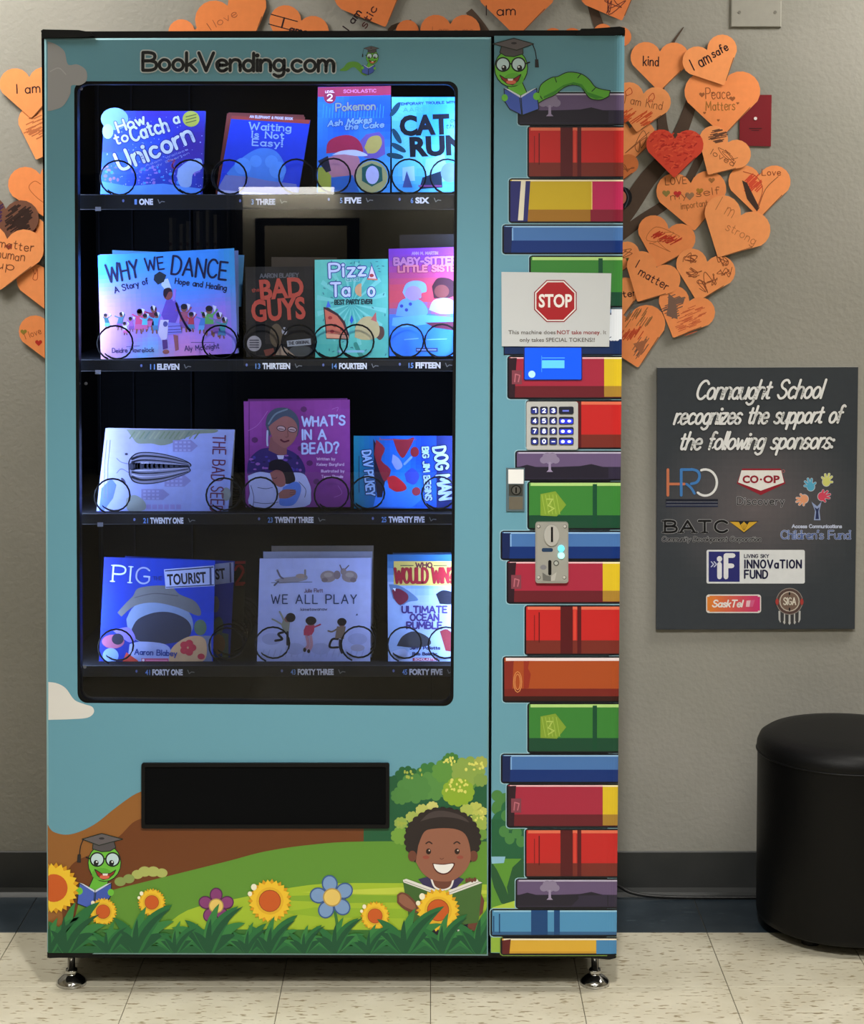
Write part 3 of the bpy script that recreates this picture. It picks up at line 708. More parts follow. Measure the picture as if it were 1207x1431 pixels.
# ---- the cartoon caterpillar with cap, glasses and book
def worm(m, ox, oy, s, fl=1, body=True, k=8, neck=True):
    q = lambda x, y: (ox+x*s*fl, oy+y*s)
    def el(x, y, rx, ry, col, kk, rot=0): a = q(x, y); m.e(a[0], a[1], rx*s, ry*s, col, kk, rot*fl)
    def ol(pts, col, kk, w=1.2):
        pp = [q(*p) for p in pts]; m.poly(pp, col, kk); m.s_(pp+[pp[0]], w*s, (26,40,30), kk+0.3, smooth=False)
    GR, GD = (112,196,64), (62,140,44)
    if body:
        up = catmull([(20,42),(36,40),(42,24),(56,14),(66,12),(80,6),(98,8),(110,16),(118,26),(128,30),(140,32)], 4)
        dn = catmull([(138,40),(126,45),(112,43),(104,34),(98,26),(86,24),(74,28),(62,38),(48,44),(30,54),(20,52)], 4)
        ol(up+dn, (98,178,56), k)
        m.poly([q(*p) for p in [(132,42),(120,44),(110,40),(102,30),(96,25),(84,23),(72,28),(60,38),(46,43),(46,40),(60,33),(74,24),(88,20),(100,23),(108,34),(120,38)]], GD, k+.4)
        for a in ([(62,14),(64,20)], [(40,38),(44,44)], [(98,9),(94,14)], [(119,28),(114,33)]): m.s_([q(*p) for p in a], 1.2*s, (26,50,30), k+.6, smooth=False)
    if neck:
        ol([(-8,18),(12,12),(22,34),(34,50),(20,58),(2,54),(-2,36)], (106,190,60), k+.2)
    el(0, 0, 24, 27, (26,40,30), k+1); el(0, 0, 22.8, 25.8, GR, k+1.5); el(4, 16, 14, 9, (96,176,56), k+1.6)
    ol([(-16,10),(-8,15),(4,15),(14,9),(10,18),(2,24),(-6,22),(-13,16)], (150,44,34), k+2); el(0, 20, 7, 3, (222,110,84), k+2.4)
    m.poly([q(*p) for p in [(-5,15),(3,15),(2,18),(-4,18)]], (235,232,226), k+2.6)
    for x in (-11.5, 10.5):
        el(x, -5, 10.6, 10.6, (18,20,24), k+2.2); el(x, -5, 8.6, 8.6, (196,222,228), k+2.6); el(x+1.5*1, 0, 3.6, 4.2, (24,26,30), k+3); el(x+.5, -1.5, 1.3, 1.3, (235,240,240), k+3.4)
    m.s_([q(-1.5,-6), q(1,-6)], 2*s, (18,20,24), k+2.5, smooth=False); m.s_([q(20,-6), q(26,-8)], 2*s, (18,20,24), k+2.5, smooth=False)
    ol([(-16,-22),(-12,-36),(16,-32),(17,-20),(4,-16),(-8,-17)], (84,80,84), k+3)
    ol([(-26,-34),(4,-42),(32,-34),(8,-25)], (100,94,98), k+4); el(4, -35, 4, 1.6, (50,48,52), k+4.5)
    m.s_([q(30,-34), q(34,-24), q(36,-10)], 1.4*s, (30,30,34), k+4.5); ol([(34,-12),(38,-12),(39,-1),(34,-1)], (40,36,42), k+4.6, .6)
    # open book
    ol([(-10,29),(14,40),(16,67),(-2,58),(-9,47)], (66,92,186), k+5); ol([(12,40),(36,29),(39,58),(15,67)], (74,100,196), k+5)
    m.poly([q(*p) for p in [(-10,28),(-3,30),(13,39),(13,42)]], (214,224,240), k+6); m.poly([q(*p) for p in [(36,28),(30,30),(14,39),(14,42)]], (214,224,240), k+6)
    el(-9, 42, 4.4, 5, GR, k+6.4); el(36, 40, 5, 5.4, GR, k+6.4)
m = M(cdepth, step=0.00012); worm(m, 714, 95, 0.99, 1, True, k=14); m.build('printed_caterpillar', VINYL, column)

# ---- artwork on the door
m = M(MY)
def hill(pts, col, k, sm=True): m.poly(catmull(pts, 6)+[] if sm else pts, col, k)
mm = M(MY)
top = catmull([(66.5,1152),(74,1162),(92,1166.5),(112,1162),(135,1150),(160,1130),(185,1112),(200,1105)], 5)
mm.poly(top+[(330,1105),(330,1200),(150,1300),(67,1300)], (150,98,48), 1)
mm.poly(catmull([(85,1262),(92,1225),(104,1205),(135,1190),(165,1170),(185,1150),(200,1143)], 4)+[(300,1143),(508,1150),(508,1180),(330,1230),(150,1300),(90,1300)], (112,62,30), 2)
mm.build('printed_hill', VINYL, door)
mm = M(MY)
mm.r(505, 1085, 680, 1180, (34,92,60), 2)
gt = catmull([(110,1262),(150,1246),(200,1233),(260,1218),(320,1203),(370,1190),(430,1181),(505,1176),(680.5,1176)], 5)
mm.poly(gt+[(680.3,1300),(100,1300)], (98,150,54), 3)
mm.poly(catmull([(225,1300),(262,1272),(330,1256),(430,1237),(520,1234),(680,1236)], 4)+[(680,1331),(225,1331)], (166,196,52), 3.5)
mm.poly([(400,1252),(470,1250),(680,1254),(680,1260),(480,1262),(395,1258)], (134,176,50), 4)
mm.poly([(390,1275),(440,1268),(680,1272),(680,1285),(450,1282)], (148,186,48), 4)
mm.poly([(420,1247),(560,1240),(680,1244),(680,1249),(520,1250)], (196,212,78), 4.3)
mm.poly([(67,1298),(67,1331.2),(680,1333.5),(680,1300)], (60,118,52), 4.6)
for x, y, r in ((192,1222,8),(202,1218,9),(214,1218,9),(226,1220,8),(180,1228,8),(168,1232,8)): mm.e(x, y, r, r*0.8, (178,186,104) if x > 185 else (140,160,90), 2.6)
mm.build('printed_meadow', VINYL, door)
mm = M(MY)
def cloud(pts, k=1):
    for x, y, r, c in pts:
        mm.e(x, y, r, r*0.95, c, k); k += 0.3
CW = (214,212,208)
q = [(66.5,58),(78,62),(90,72),(95,90),(108,90),(120,98),(121,112),(112,119),(100,119.5),(98,132),(88,148),(74,154),(66.5,155)]
mm.poly([(a, b) for a, b in catmull(q, 5)], (164,164,167), 1)  # white cloud greyed: dimmer light at the door top painted in
mm.s_([(70,100),(82,95),(92,104)], 1.4, (184,184,186), 2)
mm.build('printed_cloud', VINYL, door)
mm = M(MY)
mm.poly(catmull([(67.5,953),(80,955),(92,962),(104,978),(118,984),(129,988),(131,996),(122,1003),(100,1005),(67.5,1006)], 5), (222,220,216), 1)
mm.build('printed_cloud', VINYL, door)
# bush behind the child
mm = M(MY)
rb = random.Random(3)
def blob(x, y, R, col, k, n=9, sc=0.35):
    mm.e(x, y, R, R*0.85, col, k)
    for i in range(n):
        t = 2*math.pi*i/n; xx = x+R*0.86*math.cos(t); yy = y+R*0.72*math.sin(t); rr = min(R*sc, 680.5-xx)
        if rr > 1: mm.e(xx, yy, rr, rr, col, k)
for x, y, R, c in ((556,1095,12,(36,92,58)),(568,1085,14,(40,98,58)),(600,1082,16,(60,122,62)),(628,1075,16,(56,118,58)),(630,1062,10,(70,128,58)),(655,1085,18,(92,142,64))): blob(x, y, R, c, 2.1)
for x, y, R, c, k in ((578,1102,20,(82,138,70),2.8),(560,1112,12,(80,136,68),2.9),(606,1098,20,(88,144,72),2.7),(622,1078,16,(96,150,66),2.9),(654,1078,20,(140,168,78),3.0),(672,1066,9,(166,176,84),3.1),(672,1090,9,(130,160,76),3.2)): blob(x, y, R, c, k)
blob(640, 1107, 20, (142,176,52), 3.6, 12, .3)
for x, y, R, c, k in ((560,1150,8,(150,178,84),3.6),(576,1142,8,(170,186,92),3.6),(590,1132,8,(190,196,104),3.6),(604,1127,7,(206,206,120),3.6),(652,1132,8,(178,192,92),3.6),(664,1130,9,(190,198,96),3.6),(674,1134,6,(196,200,100),3.6),(668,1150,12,(156,180,80),3.5),(560,1168,12,(120,166,66),3.5),(672,1166,8,(110,156,64),3.5)): blob(x, y, R, c, k)
for cx, cy, w_, h_, n_ in ((638,1098,16,9,26),(628,1064,8,5,12),(664,1070,13,6,14),(578,1082,14,6,10),(562,1152,7,5,8),(666,1140,10,8,10)):
    for i in range(n_):
        x = cx+rb.uniform(-w_, w_); y = cy+rb.uniform(-h_, h_)
        if x < 678.5: mm.e(x, y, rb.uniform(1.1, 2.2), rb.uniform(1.4, 2.6), (220,220,110) if cx > 600 else (168,184,80), 5, n=8)
mm.build('printed_bush', VINYL, door)

def sunflower(cx, cy, R, name='printed_flower', n=15, clip=None, stem=True):
    m = M(MY)
    cl = (lambda p: (max(p[0], clip), p[1])) if clip else (lambda p: p)
    for kk, ph, f, col in ((13, 0.5, 1.0, (222,160,30)), (14, 0, 0.97, (244,200,52))):
        for i in range(n):
            a = 2*math.pi*(i+ph)/n; c, s = math.cos(a), math.sin(a)
            pts = [(R*.45, -R*.14), (R*.75, -R*.16), (R*f, 0), (R*.75, R*.16), (R*.45, R*.14)]
            m.poly([cl((cx+x*c-y*s, cy+x*s+y*c)) for x, y in pts], col, kk)
    if clip: m.poly([cl((cx+R*.54*math.cos(t), cy+R*.54*math.sin(t))) for t in [2*math.pi*i/24 for i in range(24)]], (206,94,36), 16)
    else:
        m.e(cx, cy, R*.62, R*.62, (232,182,44), 15); m.e(cx, cy, R*.5, R*.5, (150,64,30), 15.5); m.e(cx, cy, R*.47, R*.47, (206,94,36), 16)
        m.e(cx-R*.72, cy-R*.62, R*.13, R*.15, (245,240,215), 16); m.e(cx-R*.9, cy-R*.32, R*.1, R*.11, (245,240,215), 16)
    m.build(name, VINYL, door)
sunflower(75, 1241, 36, clip=67.5); sunflower(144, 1274, 20); sunflower(212, 1261, 20); sunflower(377, 1259, 31); sunflower(524, 1280, 21); 
def daisy(cx, cy, R, col, rim, a0):
    m = M(MY)
    m.s_([(cx+2, cy+R*.4), (cx+6, cy+R), (cx+8, cy+R*1.7)], R*.13, (60,120,60), 9)
    for i in range(5):
        a = math.radians(a0+72*i); x, y = cx+R*.62*math.cos(a), cy+R*.62*math.sin(a)
        m.e(x, y, R*.40, R*.36, rim, 10, math.degrees(a)); m.e(x, y, R*.34, R*.30, col, 10.5, math.degrees(a))
    m.e(cx, cy, R*.42, R*.42, shade((232,196,112), .8), 11); m.e(cx, cy, R*.36, R*.36, (236,204,110), 12)
    m.build('printed_flower', VINYL, door)
daisy(302, 1266, 25, (138,64,122), (86,36,84), -90); daisy(464, 1254, 31, (126,160,208), (58,92,150), -100)
def grass(cx, by, s, sd):
    m = M(MY); rg = random.Random(sd)
    DK, MD, LT = (26,84,54), (40,112,62), (56,130,68)
    # blade: angle from vertical, length, width, bend, colour, layer
    for ang, ln, wd, bd, col, k in ((-72,56,15,-26,MD,17),(74,58,15,24,MD,17.1),(-52,64,17,-30,LT,17.3),(52,70,18,26,LT,17.4),(-60,46,15,-20,DK,17.6),(60,50,16,20,DK,17.7),
                                (-30,62,17,-20,MD,18),(-8,72,16,16,LT,18.2),(26,84,21,22,MD,18.5),(30,80,10,22,DK,18.8),(-12,52,9,8,DK,18.9),(-40,40,12,-16,DK,19)):
        a0 = math.radians(ang*.55+rg.uniform(-4, 4)); L_ = ln*s*rg.uniform(.92, 1.06); W = wd*s; bend = math.radians(bd*2.2)
        x, y = cx, by; l, r = [], []
        for i in range(10):
            t = i/9; th = a0+bend*t; wv = W*.5*math.sin(math.pi*min(1, .18+t*.82))**.8*(1-.15*t)
            l.append((x-wv*math.cos(th), y-wv*math.sin(th))); r.append((x+wv*math.cos(th), y+wv*math.sin(th)))
            x += math.sin(th)*L_/9; y -= math.cos(th)*L_/9
        m.poly([(min(max(p, 67.6), 680.2), min(q, by)) for p, q in l+r[::-1]], col, k)
    m.build('printed_grass', VINYL, door)
for i, (x, s) in enumerate(((70,.75),(92,1.0),(150,.62),(190,1.0),(245,.62),(292,1.0),(345,.62),(376,.78),(425,.6),(468,.78),(515,.6),(566,1.0),(618,.78),(668,.95))):
    grass(x, 1331.5+x*0.002, s, i)
mm = M(MY); mm.r(67.3, 1322, 680.3, 1331.8, (34,96,58), 16.9); mm.build('printed_grass', VINYL, door)
# the reading child
m = M(MY, T=(360, 1040, 3.658), step=0.00012)
HAIR, SKIN, SKD = (44,36,36), (150,98,78), (112,66,52)
hp = []
for i in range(90):
    t = 2*math.pi*i/90; b = 1+0.05*abs(math.sin(i*math.pi/3)); hp.append((945+190*b*math.cos(t), 487+160*b*math.sin(t)))
m.poly(hp, HAIR, 16); m.poly(catmull([(830,395),(880,350),(950,340),(1040,365),(1080,400),(1020,380),(940,372),(880,380)], 3), (72,62,62), 16.5)
m.e(790, 572, 22, 28, SKD, 17); m.e(1103, 572, 22, 28, SKD, 17)
m.poly([(820,690),(905,670),(1000,670),(1055,690),(1010,740),(860,740)], (58,52,92), 16.2); m.poly([(890,670),(1000,670),(985,735),(945,745),(905,735)], SKD, 17)
m.s_([(888,690),(905,730),(945,745),(985,730),(1000,690)], 9, (235,232,230), 17.5)
m.poly(catmull([(820,520),(850,450),(900,432),(1000,432),(1060,460),(1085,530),(1085,600),(1050,660),(1000,695),(948,702),(890,692),(840,655),(808,600)], 4), SKIN, 18)
for x in (873, 1019): m.e(x, 548, 13, 15, (40,22,20), 19); m.e(x+4, 543, 4, 4, (220,200,190), 19.5)
m.s_([(860,508),(875,499),(890,508)], 7, (56,34,30), 19); m.s_([(1003,508),(1018,499),(1033,508)], 7, (56,34,30), 19)
m.e(860, 578, 17, 9, (156,78,66), 19); m.e(1034, 578, 17, 9, (156,78,66), 19); m.s_([(932,583),(940,588),(950,583)], 4, SKD, 19)
m.poly(catmull([(892,608),(948,612),(1005,606),(998,635),(975,660),(945,667),(915,655),(898,632)], 4), (84,34,32), 19); m.poly(catmull([(898,612),(948,616),(999,611),(990,636),(970,655),(945,660),(920,650),(904,632)], 4), (242,240,238), 19.5)
# book, arms
m.poly([(742,700),(905,760),(935,790),(925,935),(775,905)], (66,104,50), 20); m.poly([(935,790),(970,765),(1148,706),(1128,912),(930,935)], (70,108,54), 20)
m.poly([(742,694),(760,688),(915,745),(925,775),(905,765),(745,706)], (232,230,226), 21); m.poly([(965,770),(975,748),(1122,690),(1130,702),(1148,708),(985,768)], (232,230,226), 21)
m.s_([(750,700),(910,758)], 3, (150,150,146), 22, smooth=False); m.s_([(980,760),(1135,702)], 3, (150,150,146), 22, smooth=False)
m.poly(catmull([(712,770),(735,757),(770,770),(815,815),(835,850),(800,862),(750,845),(712,810)], 4), SKD, 23); m.poly(catmull([(722,775),(738,766),(765,778),(805,822),(800,848),(755,832),(722,805)], 3), SKIN, 23.5)
for i in range(4): m.e(1068+i*14, 696-(i % 2)*4, 8, 11, SKD, 23)
m.poly([(1140,760),(1158,800),(1150,860),(1132,880)], SKD, 19)
m.poly([(775,905),(830,915),(880,930),(1000,935),(1130,905),(1140,940),(1050,975),(900,975),(760,935)], (40,34,50), 16)
m.e(1105, 930, 32, 24, SKD, 16.5)
m.poly([(850,955),(880,955),(905,985),(860,985)], (238,236,232), 16.8); m.poly([(1020,950),(1050,938),(1075,985),(1062,1010),(1030,985)], (238,236,232), 17.5); m.poly([(1030,955),(1045,950),(1060,990),(1045,990)], (60,60,60), 17.8)
m.build('printed_child', VINYL, door)
sunflower(612, 1272, 31)
m = M(MY, step=0.00015); worm(m, 146, 1206, 0.98, -1, False, k=8, neck=True); m.build('printed_caterpillar', VINYL, door)
m = M(MY, step=0.00015); worm(m, 520, 80, 0.37, -1, False, k=4)
# its body trails off to the left
up = catmull([(513,96),(506,92),(500,87),(492,86),(485,88),(480,94),(475,97)], 4); dn = catmull([(475,99),(484,99),(490,95),(495,94),(500,98),(506,104),(512,106)], 4)
m.poly(up+dn, (98,160,60), 3); m.build('printed_caterpillar', VINYL, door)
m = M(MY)
pen(m, 'BookVending.com', (199.5, 98), (466, 99.5), 25, 4.6, (14,16,20), 3, gap=0.13, jit=0.015, outline=(196,206,210), ow=3.4)
m.build('printed_lettering', VINYL, door)

# ---- display, keypad, lock, coin acceptor
m = M(MY); m.prism(rrect(731.5, 484.5, 813.5, 531.5, 2), MY-0.004, MY+0.004, (20,30,90)); scr = m.build('display', PLASTIC, vm)
m = M(MY-0.0045); m.poly(rrect(733, 486, 812, 530, 1.5), (10,72,235), 0); m.build('screen', GLOW, scr)
m = M(MY-0.0048)
m.r(757, 499.5, 789, 501, (60,130,255), 1); m.r(757, 503.5, 788.5, 514.5, (80,170,255), 1); m.r(756.2, 497, 757.2, 520, (50,120,255), 1); m.e(743, 523, 5, 5, (150,190,245), 1)
m.build('screen_print', GLOW, scr)
m = M(MY); m.prism(rrect(735.5, 561.5, 807.5, 628.5, 3), MY-0.007, MY, (206,206,204)); kp = m.build('keypad', vmat('painted_metal', 0.35, 0.6, metal=0.25, bump=0.05, bscale=300), vm)
LEG = ['1','2','3','','4','5','6','','7','8','9','','*','0','-','']
for r_ in range(4):
    for c_ in range(4):
        x0 = [741.5, 754.5, 767.5, 780.8][c_]; x1 = x0+(10.8 if c_ < 3 else 20.6); y0 = 568.3+14.35*r_; y1 = y0+10.2
        m = M(MY-0.0098); m.prism(rrect(x0, y0, x1, y1, 2, 3), MY-0.0098, MY-0.006, (26,28,38), (20,20,26))
        m.poly(rrect(x0+1, y0+2.6, x1-1, y1-.8, 1.5, 3), (34,44,120) if c_ < 3 else ((36,48,200) if r_ else (24,26,40)), 1)
        if c_ < 3:
            if LEG[r_*4+c_] == '*': m.e(x0+5.4, y0+5.6, 2.4, 2.4, (225,230,255), 2, n=8)
            else: pen(m, LEG[r_*4+c_], (x0+3.6, y1-2.2), (x0+7.4, y1-2.2), 5.2, 1.5, (225,230,255), 2)
        else:
            if r_: m.e(x0+5.5, y0+5.8, 2.8, 2.4, (210,220,255), 2, n=10); m.e(x0+14.5, y0+5.8, 2.8, 2, (210,220,255), 2, n=10)
            else: m.r(x0+5, y0+4.6, x0+14, y0+7, (90,100,190), 2)
        m.build('key', KEYGLOW if r_+c_ else KEYGLOW, kp)
m = M(MY); m.prism([(707, 654), (733, 654), (733, 714.5), (707, 714.5)], MY-0.005, MY, (84,104,112)); lk = m.build('door_lock', PLASTIC, vm)
m = M(MY-0.0052); m.r(710, 656, 731.5, 676, (236,236,234), 1); m.build('lock_label', LABELM, lk)
m = M(MY-0.0052); m.r(711, 677, 730.5, 693, (112,114,112), 1); m.e(721, 685, 7.2, 7.2, (60,62,64), 2); m.e(721, 685, 5.6, 5.6, (150,150,148), 3); m.r(720, 681, 722, 689, (30,30,30), 4)
m.build('lock_cylinder', METAL, lk)
m = M(MY-0.0052); m.r(711, 694, 730.5, 712, (176,170,158), 1); m.build('lock_plate', METAL, lk)
CM = vmat('cast_metal', 0.38, 0.6, metal=0.45, bump=0.1, bscale=300)
m = M(MY); m.prism(rrect(748, 729.5, 794, 815, 4), MY-0.009, MY, (176,175,168), (140,140,134)); ca = m.build('coin_acceptor', CM, vm)
m = M(MY-0.0092, T=(690, 640, 7.53)); m.poly(rrect(455, 680, 770, 1295, 22), (184,183,176), 0.5); m.build('face_plate', CM, ca)
m = M(MY-0.0095, T=(690, 640, 7.53)); m.prism([(607+80*math.cos(t), 815+112*math.sin(t)) for t in [2*math.pi*i/28 for i in range(28)]], MY-0.013, MY-0.009, (206,205,200), (90,90,86)); m.build('coin_entry', CM, ca)
m = M(MY-0.0132, T=(690, 640, 7.53)); m.r(600, 725, 622, 885, (10,10,10), 1); m.build('coin_slot', BLACK, ca)
m = M(MY-0.0096, T=(690, 640, 7.53)); m.poly(rrect(571, 1075, 605, 1235, 16), (10,10,10), 1); m.build('return_slot', BLACK, ca)
m = M(MY-0.0096, T=(690, 640, 7.53)); m.poly(rrect(503, 948, 620, 988, 18), (44,72,110), 1); m.e(655, 1107, 30, 30, (90,92,88), 1); m.e(655, 1107, 20, 20, (206,210,204), 2)
m.e(520, 1150, 34, 26, (150,150,158), 1); m.poly([(510,1205),(555,1235),(600,1245),(600,1295),(515,1290)], (126,126,122), 1); m.poly([(600,1245),(660,1200),(640,1290),(600,1295)], (212,210,204), 1)
m.build('marking', CM, ca)
for u, v in ((470, 722), (748, 722), (472, 1258), (742, 1258)):
    m = M(MY-0.0098, T=(690, 640, 7.53)); m.e(u, v, 20, 20, (92,92,88), 0.5, n=12); m.e(u-2, v-2, 15, 15, (222,220,214), 1, n=12); m.build('screw', CM, ca)
for (u, v, c) in ((708, 955, (90,215,250)), (708, 1028, (150,250,240))):
    m = M(MY-0.0099, T=(690, 640, 7.53)); m.prism([(u+34*math.cos(t), v+34*math.sin(t)) for t in [2*math.pi*i/14 for i in range(14)]], MY-0.013, MY-0.009, c); m.build('indicator_light', vmat('led_dot', 0.4, 0.3, emis=1.2), ca)

# ================================================================ THE BOOKS IN THE MACHINE
BKY = 3.9445  # cover colours below already hold the blue tint of the cabinet light
def book(quad, y, label, group=None, thick=0.007, cover=(40,60,150), spine=(30,45,120), pages=(225,222,212), art=None, T=(0,0,1.0), back=None):
    q = [(T[0]+a/T[2], T[1]+b/T[2]) for a, b in quad]      # TL TR BR BL, pixels
    c = Vector(P((q[2][0]+q[3][0])/2, (q[2][1]+q[3][1])/2, y)); c.y = y+thick/2
    b = empty('book', c); tag(b, label, 'book', group)
    cx, cy = sum(p[0] for p in q)/4, sum(p[1] for p in q)/4
    ins = lambda d: [(p[0]+(d if p[0] < cx else -d), p[1]+(d if p[1] < cy else -d)) for p in q]
    m = M(); m.prism(q, y, y+0.0012, cover, shade(cover, .85)); m.prism(q, y+thick-0.0012, y+thick, back or cover, shade(cover, .85))
    sp = [q[0], (q[0][0]+1.5, q[0][1]), (q[3][0]+1.5, q[3][1]), q[3]]; m.prism(sp, y+0.001, y+thick-0.001, spine, spine)
    m.build('cover', COVER, b)
    m = M(); m.prism(ins(1.3), y+0.0013, y+thick-0.0013, pages, pages); m.build('page_block', PAPER, b)
    if art:
        m = M(y-0.0001, T=T, step=0.00012); art(m, quad); m.build('cover_print', COVER, b)
    return b
def smooth_noise(sd):
    r = random.Random(sd); w = [(r.uniform(1, 5), r.uniform(1, 5), r.uniform(0, 6.28)) for _ in range(6)]
    return lambda u, v: sum(math.sin(a*u*2+b*v*2*(-1)**i+c) for i, (a, b, c) in enumerate(w))/6
# crops of the photograph the covers were drawn from
TA, TB, TC, TD = (40, 20, 2.874), (400, 30, 4.311), (100, 280, 4.311), (330, 280, 3.658)
TE, TF, TG, TH_ = (100, 520, 4.311), (330, 520, 3.658), (100, 740, 4.311), (330, 740, 3.658)

# row 1
def art(m, q):
    n = smooth_noise(1)
    m.grid(q, lambda u, v: mixc(mixc((58,40,150), (40,60,190), min(1, max(0, .5+n(u, v)))), (60,130,235), max(0, min(1, (1-u)*.75*(1 if v < .5 else 1.2)-0.35+v*.35+0.3*n(v, u)))) if v < .72 or True else (0,0,0), 16, 0.6)
    r = random.Random(5)
    for i in range(150): m.e(310+390*r.random(), 400+300*r.random(), r.uniform(1, 3.2), r.uniform(1, 3.2), (150,170,240), 1, n=6)
    for i in range(60): m.e(300+390*r.random(), 610+70*r.random(), r.uniform(3, 9), r.uniform(3, 8), r.choice([(120,110,220), (150,120,220), (70,150,240)]), 1.1, n=8)
    m.e(345, 420, 55, 45, (120,165,225), 1.2); m.e(318, 470, 22, 30, (150,190,240), 1.3)
    m.poly([(290,670),(400,690),(540,680),(690,700),(690,725),(288,722)], (90,150,250), 1.4)
    W = (196,206,240)
    pen(m, 'How', (362,474), (468,436), 42, 9, W, 3, jit=.04, outline=(40,36,110), ow=5)
    pen(m, 'to', (352,524), (402,508), 42, 8, W, 3, jit=.04, outline=(40,36,110), ow=5)
    pen(m, 'Catch', (418,512), (562,466), 56, 10, W, 3, jit=.05, outline=(40,36,110), ow=5)
    pen(m, 'a', (586,440), (606,434), 40, 8, W, 3, outline=(40,36,110), ow=5)
    pen(m, 'Unicorn', (372,630), (662,508), 72, 13, W, 3, jit=.05, outline=(40,36,110), ow=6)
    pen(m, 'Adam Wallace', (470,612), (640,545), 8, 2, (130,140,210), 3); pen(m, 'Andy Elkerton', (480,625), (645,560), 8, 2, (130,140,210), 3)
    m.e(652, 420, 34, 32, (164,170,70), 3); 
    for yy in (406, 418, 430): m.s_([(632,yy+6),(672,yy-4)], 4, (90,96,50), 4, smooth=False)
    m.s_([(560,590),(585,585),(575,610),(590,620)], 8, (170,80,150), 2); m.poly(catmull([(600,620),(640,590),(690,580),(695,620),(660,640),(650,690),(610,690),(595,650)], 4), (150,180,235), 2)
book([(304,388),(708,388),(697,724),(287,720)], BKY, 'glittery blue and purple picture book with white curly title, top left of the machine', art=art, T=TA, cover=(70,90,190), thick=.009)
book([(312,392),(712,390),(700,722),(300,718)], BKY+.038, 'second copy behind the glittery purple picture book on the top shelf', T=TA, cover=(60,80,180))

def art(m, q):
    m.poly([(815,408),(1131,424),(1126,440),(813,420)], (150,62,58), 1)
    pen(m, 'AN ELEPHANT & PIGGIE BOOK', (888,415), (1060,424), 9, 2.6, (200,196,220), 2)
    W = (150,185,245)
    pen(m, 'Waiting', (886,462), (1052,470), 28, 5, W, 2, serif=.08); pen(m, 'Is Not', (896,494), (1024,500), 25, 5, W, 2, serif=.08); pen(m, 'Easy!', (898,526), (1018,532), 26, 5, W, 2, serif=.08)
    # plain rounded shapes in place of the figure
    m.poly(catmull([(795,640),(830,600),(880,560),(930,538),(985,545),(1020,585),(1030,640),(1000,690),(930,690),(850,690)], 4), (70,130,225), 1.5)
    for x, y, r in ((860,610,34),(912,590,24),(975,592,26),(1000,625,34)): m.e(x, y, r, r, (84,146,235), 2); 
    m.poly([(765,690),(790,645),(880,652),(960,668),(1075,682),(1082,715),(1078,745),(757,725)], (110,120,190), 1.8)
    m.poly([(757,725),(762,705),(1080,728),(1078,745)], (180,190,235), 2)
book([(803,394),(1106,404),(1060,738),(757,716)], BKY+.076, 'rearmost of three copies of the deep blue picture book with red top edge', T=TA, cover=(140,70,66))
book([(797,398),(1110,412),(1064,742),(750,722)], BKY+.038, 'middle copy of the deep blue picture book with red top edge', T=TA, cover=(130,62,58))
book([(815,408),(1131,424),(1078,745),(757,725)], BKY, 'deep blue picture book with red top edge, tilted, front copy on the top shelf', art=art, T=TA, cover=(28,60,205), spine=(100,120,210), thick=.006)

def art(m, q):
    n = smooth_noise(4)
    m.grid(q, lambda u, v: mixc((22,80,200), (70,160,225), max(0, min(1, v*.9+n(u, v)*.5))), 14, .5)
    m.poly([(190,396),(630,388),(630,443),(190,455)], (150,28,66), 1)
    pen(m, 'SCHOLASTIC', (345,430), (540,426), 18, 4.5, (196,110,150), 2)
    m.e(262, 455, 37, 40, (130,24,60), 2); pen(m, 'LEVEL', (236,430), (288,428), 12, 3, (230,210,230), 3); pen(m, '2', (248,476), (276,476), 36, 7, (235,230,240), 3)
    for i in range(20): m.s_([(225+i*19, 500+(i%3)*10), (220+i*19, 580)], 3, (60,150,240), .8, smooth=False)
    pen(m, 'Pokemon', (300,538), (535,528), 44, 9, (130,140,130), 3, jit=.06, outline=(30,60,150), ow=8)
    pen(m, 'Ash Makes', (250,632), (512,606), 32, 8, (130,165,215), 3, slant=.25, outline=(20,70,130), ow=6)
    pen(m, 'the Cake', (350,652), (585,636), 32, 8, (130,165,215), 3, slant=.25, outline=(20,70,130), ow=6)
    # plain stand-in shapes: hexagon, red and white patches, badge
    m.poly([(445,720),(480,680),(560,665),(590,700),(595,800),(540,830),(470,820)], (104,84,168), 1.6); m.poly(catmull([(470,760),(500,700),(560,690),(575,740),(540,790),(490,795)], 4), (180,165,90), 2)
    m.poly(catmull([(240,795),(250,730),(300,695),(380,685),(440,720),(460,790),(380,780),(300,790)], 4), (160,36,74), 2); m.poly(catmull([(275,805),(330,780),(420,775),(490,805),(440,812),(350,800)], 4), (190,200,235), 2.5)
    m.poly(catmull([(250,820),(330,800),(430,812),(440,900),(400,960),(310,970),(255,910)], 4), (176,120,140), 2.2); m.poly([(190,840),(250,810),(270,900),(240,910)], (24,26,50), 2.3)
    m.poly([(270,940),(400,925),(440,1028),(270,1028)], (36,96,180), 2.4); m.poly([(190,880),(262,870),(285,1028),(190,1028)], (150,160,60), 1.9)
    m.e(515, 935, 96, 96, (160,160,110), 2.6); m.poly([(455,880),(515,855),(575,880),(580,960),(515,995),(455,960)], (26,88,84), 3); m.e(518, 925, 40, 55, (176,180,226), 3.5)
book([(190,395),(630,388),(624,1030),(184,1030)], BKY, 'tall blue reader with dark red band and a large 2 across its top', art=art, T=TB, cover=(30,90,200))

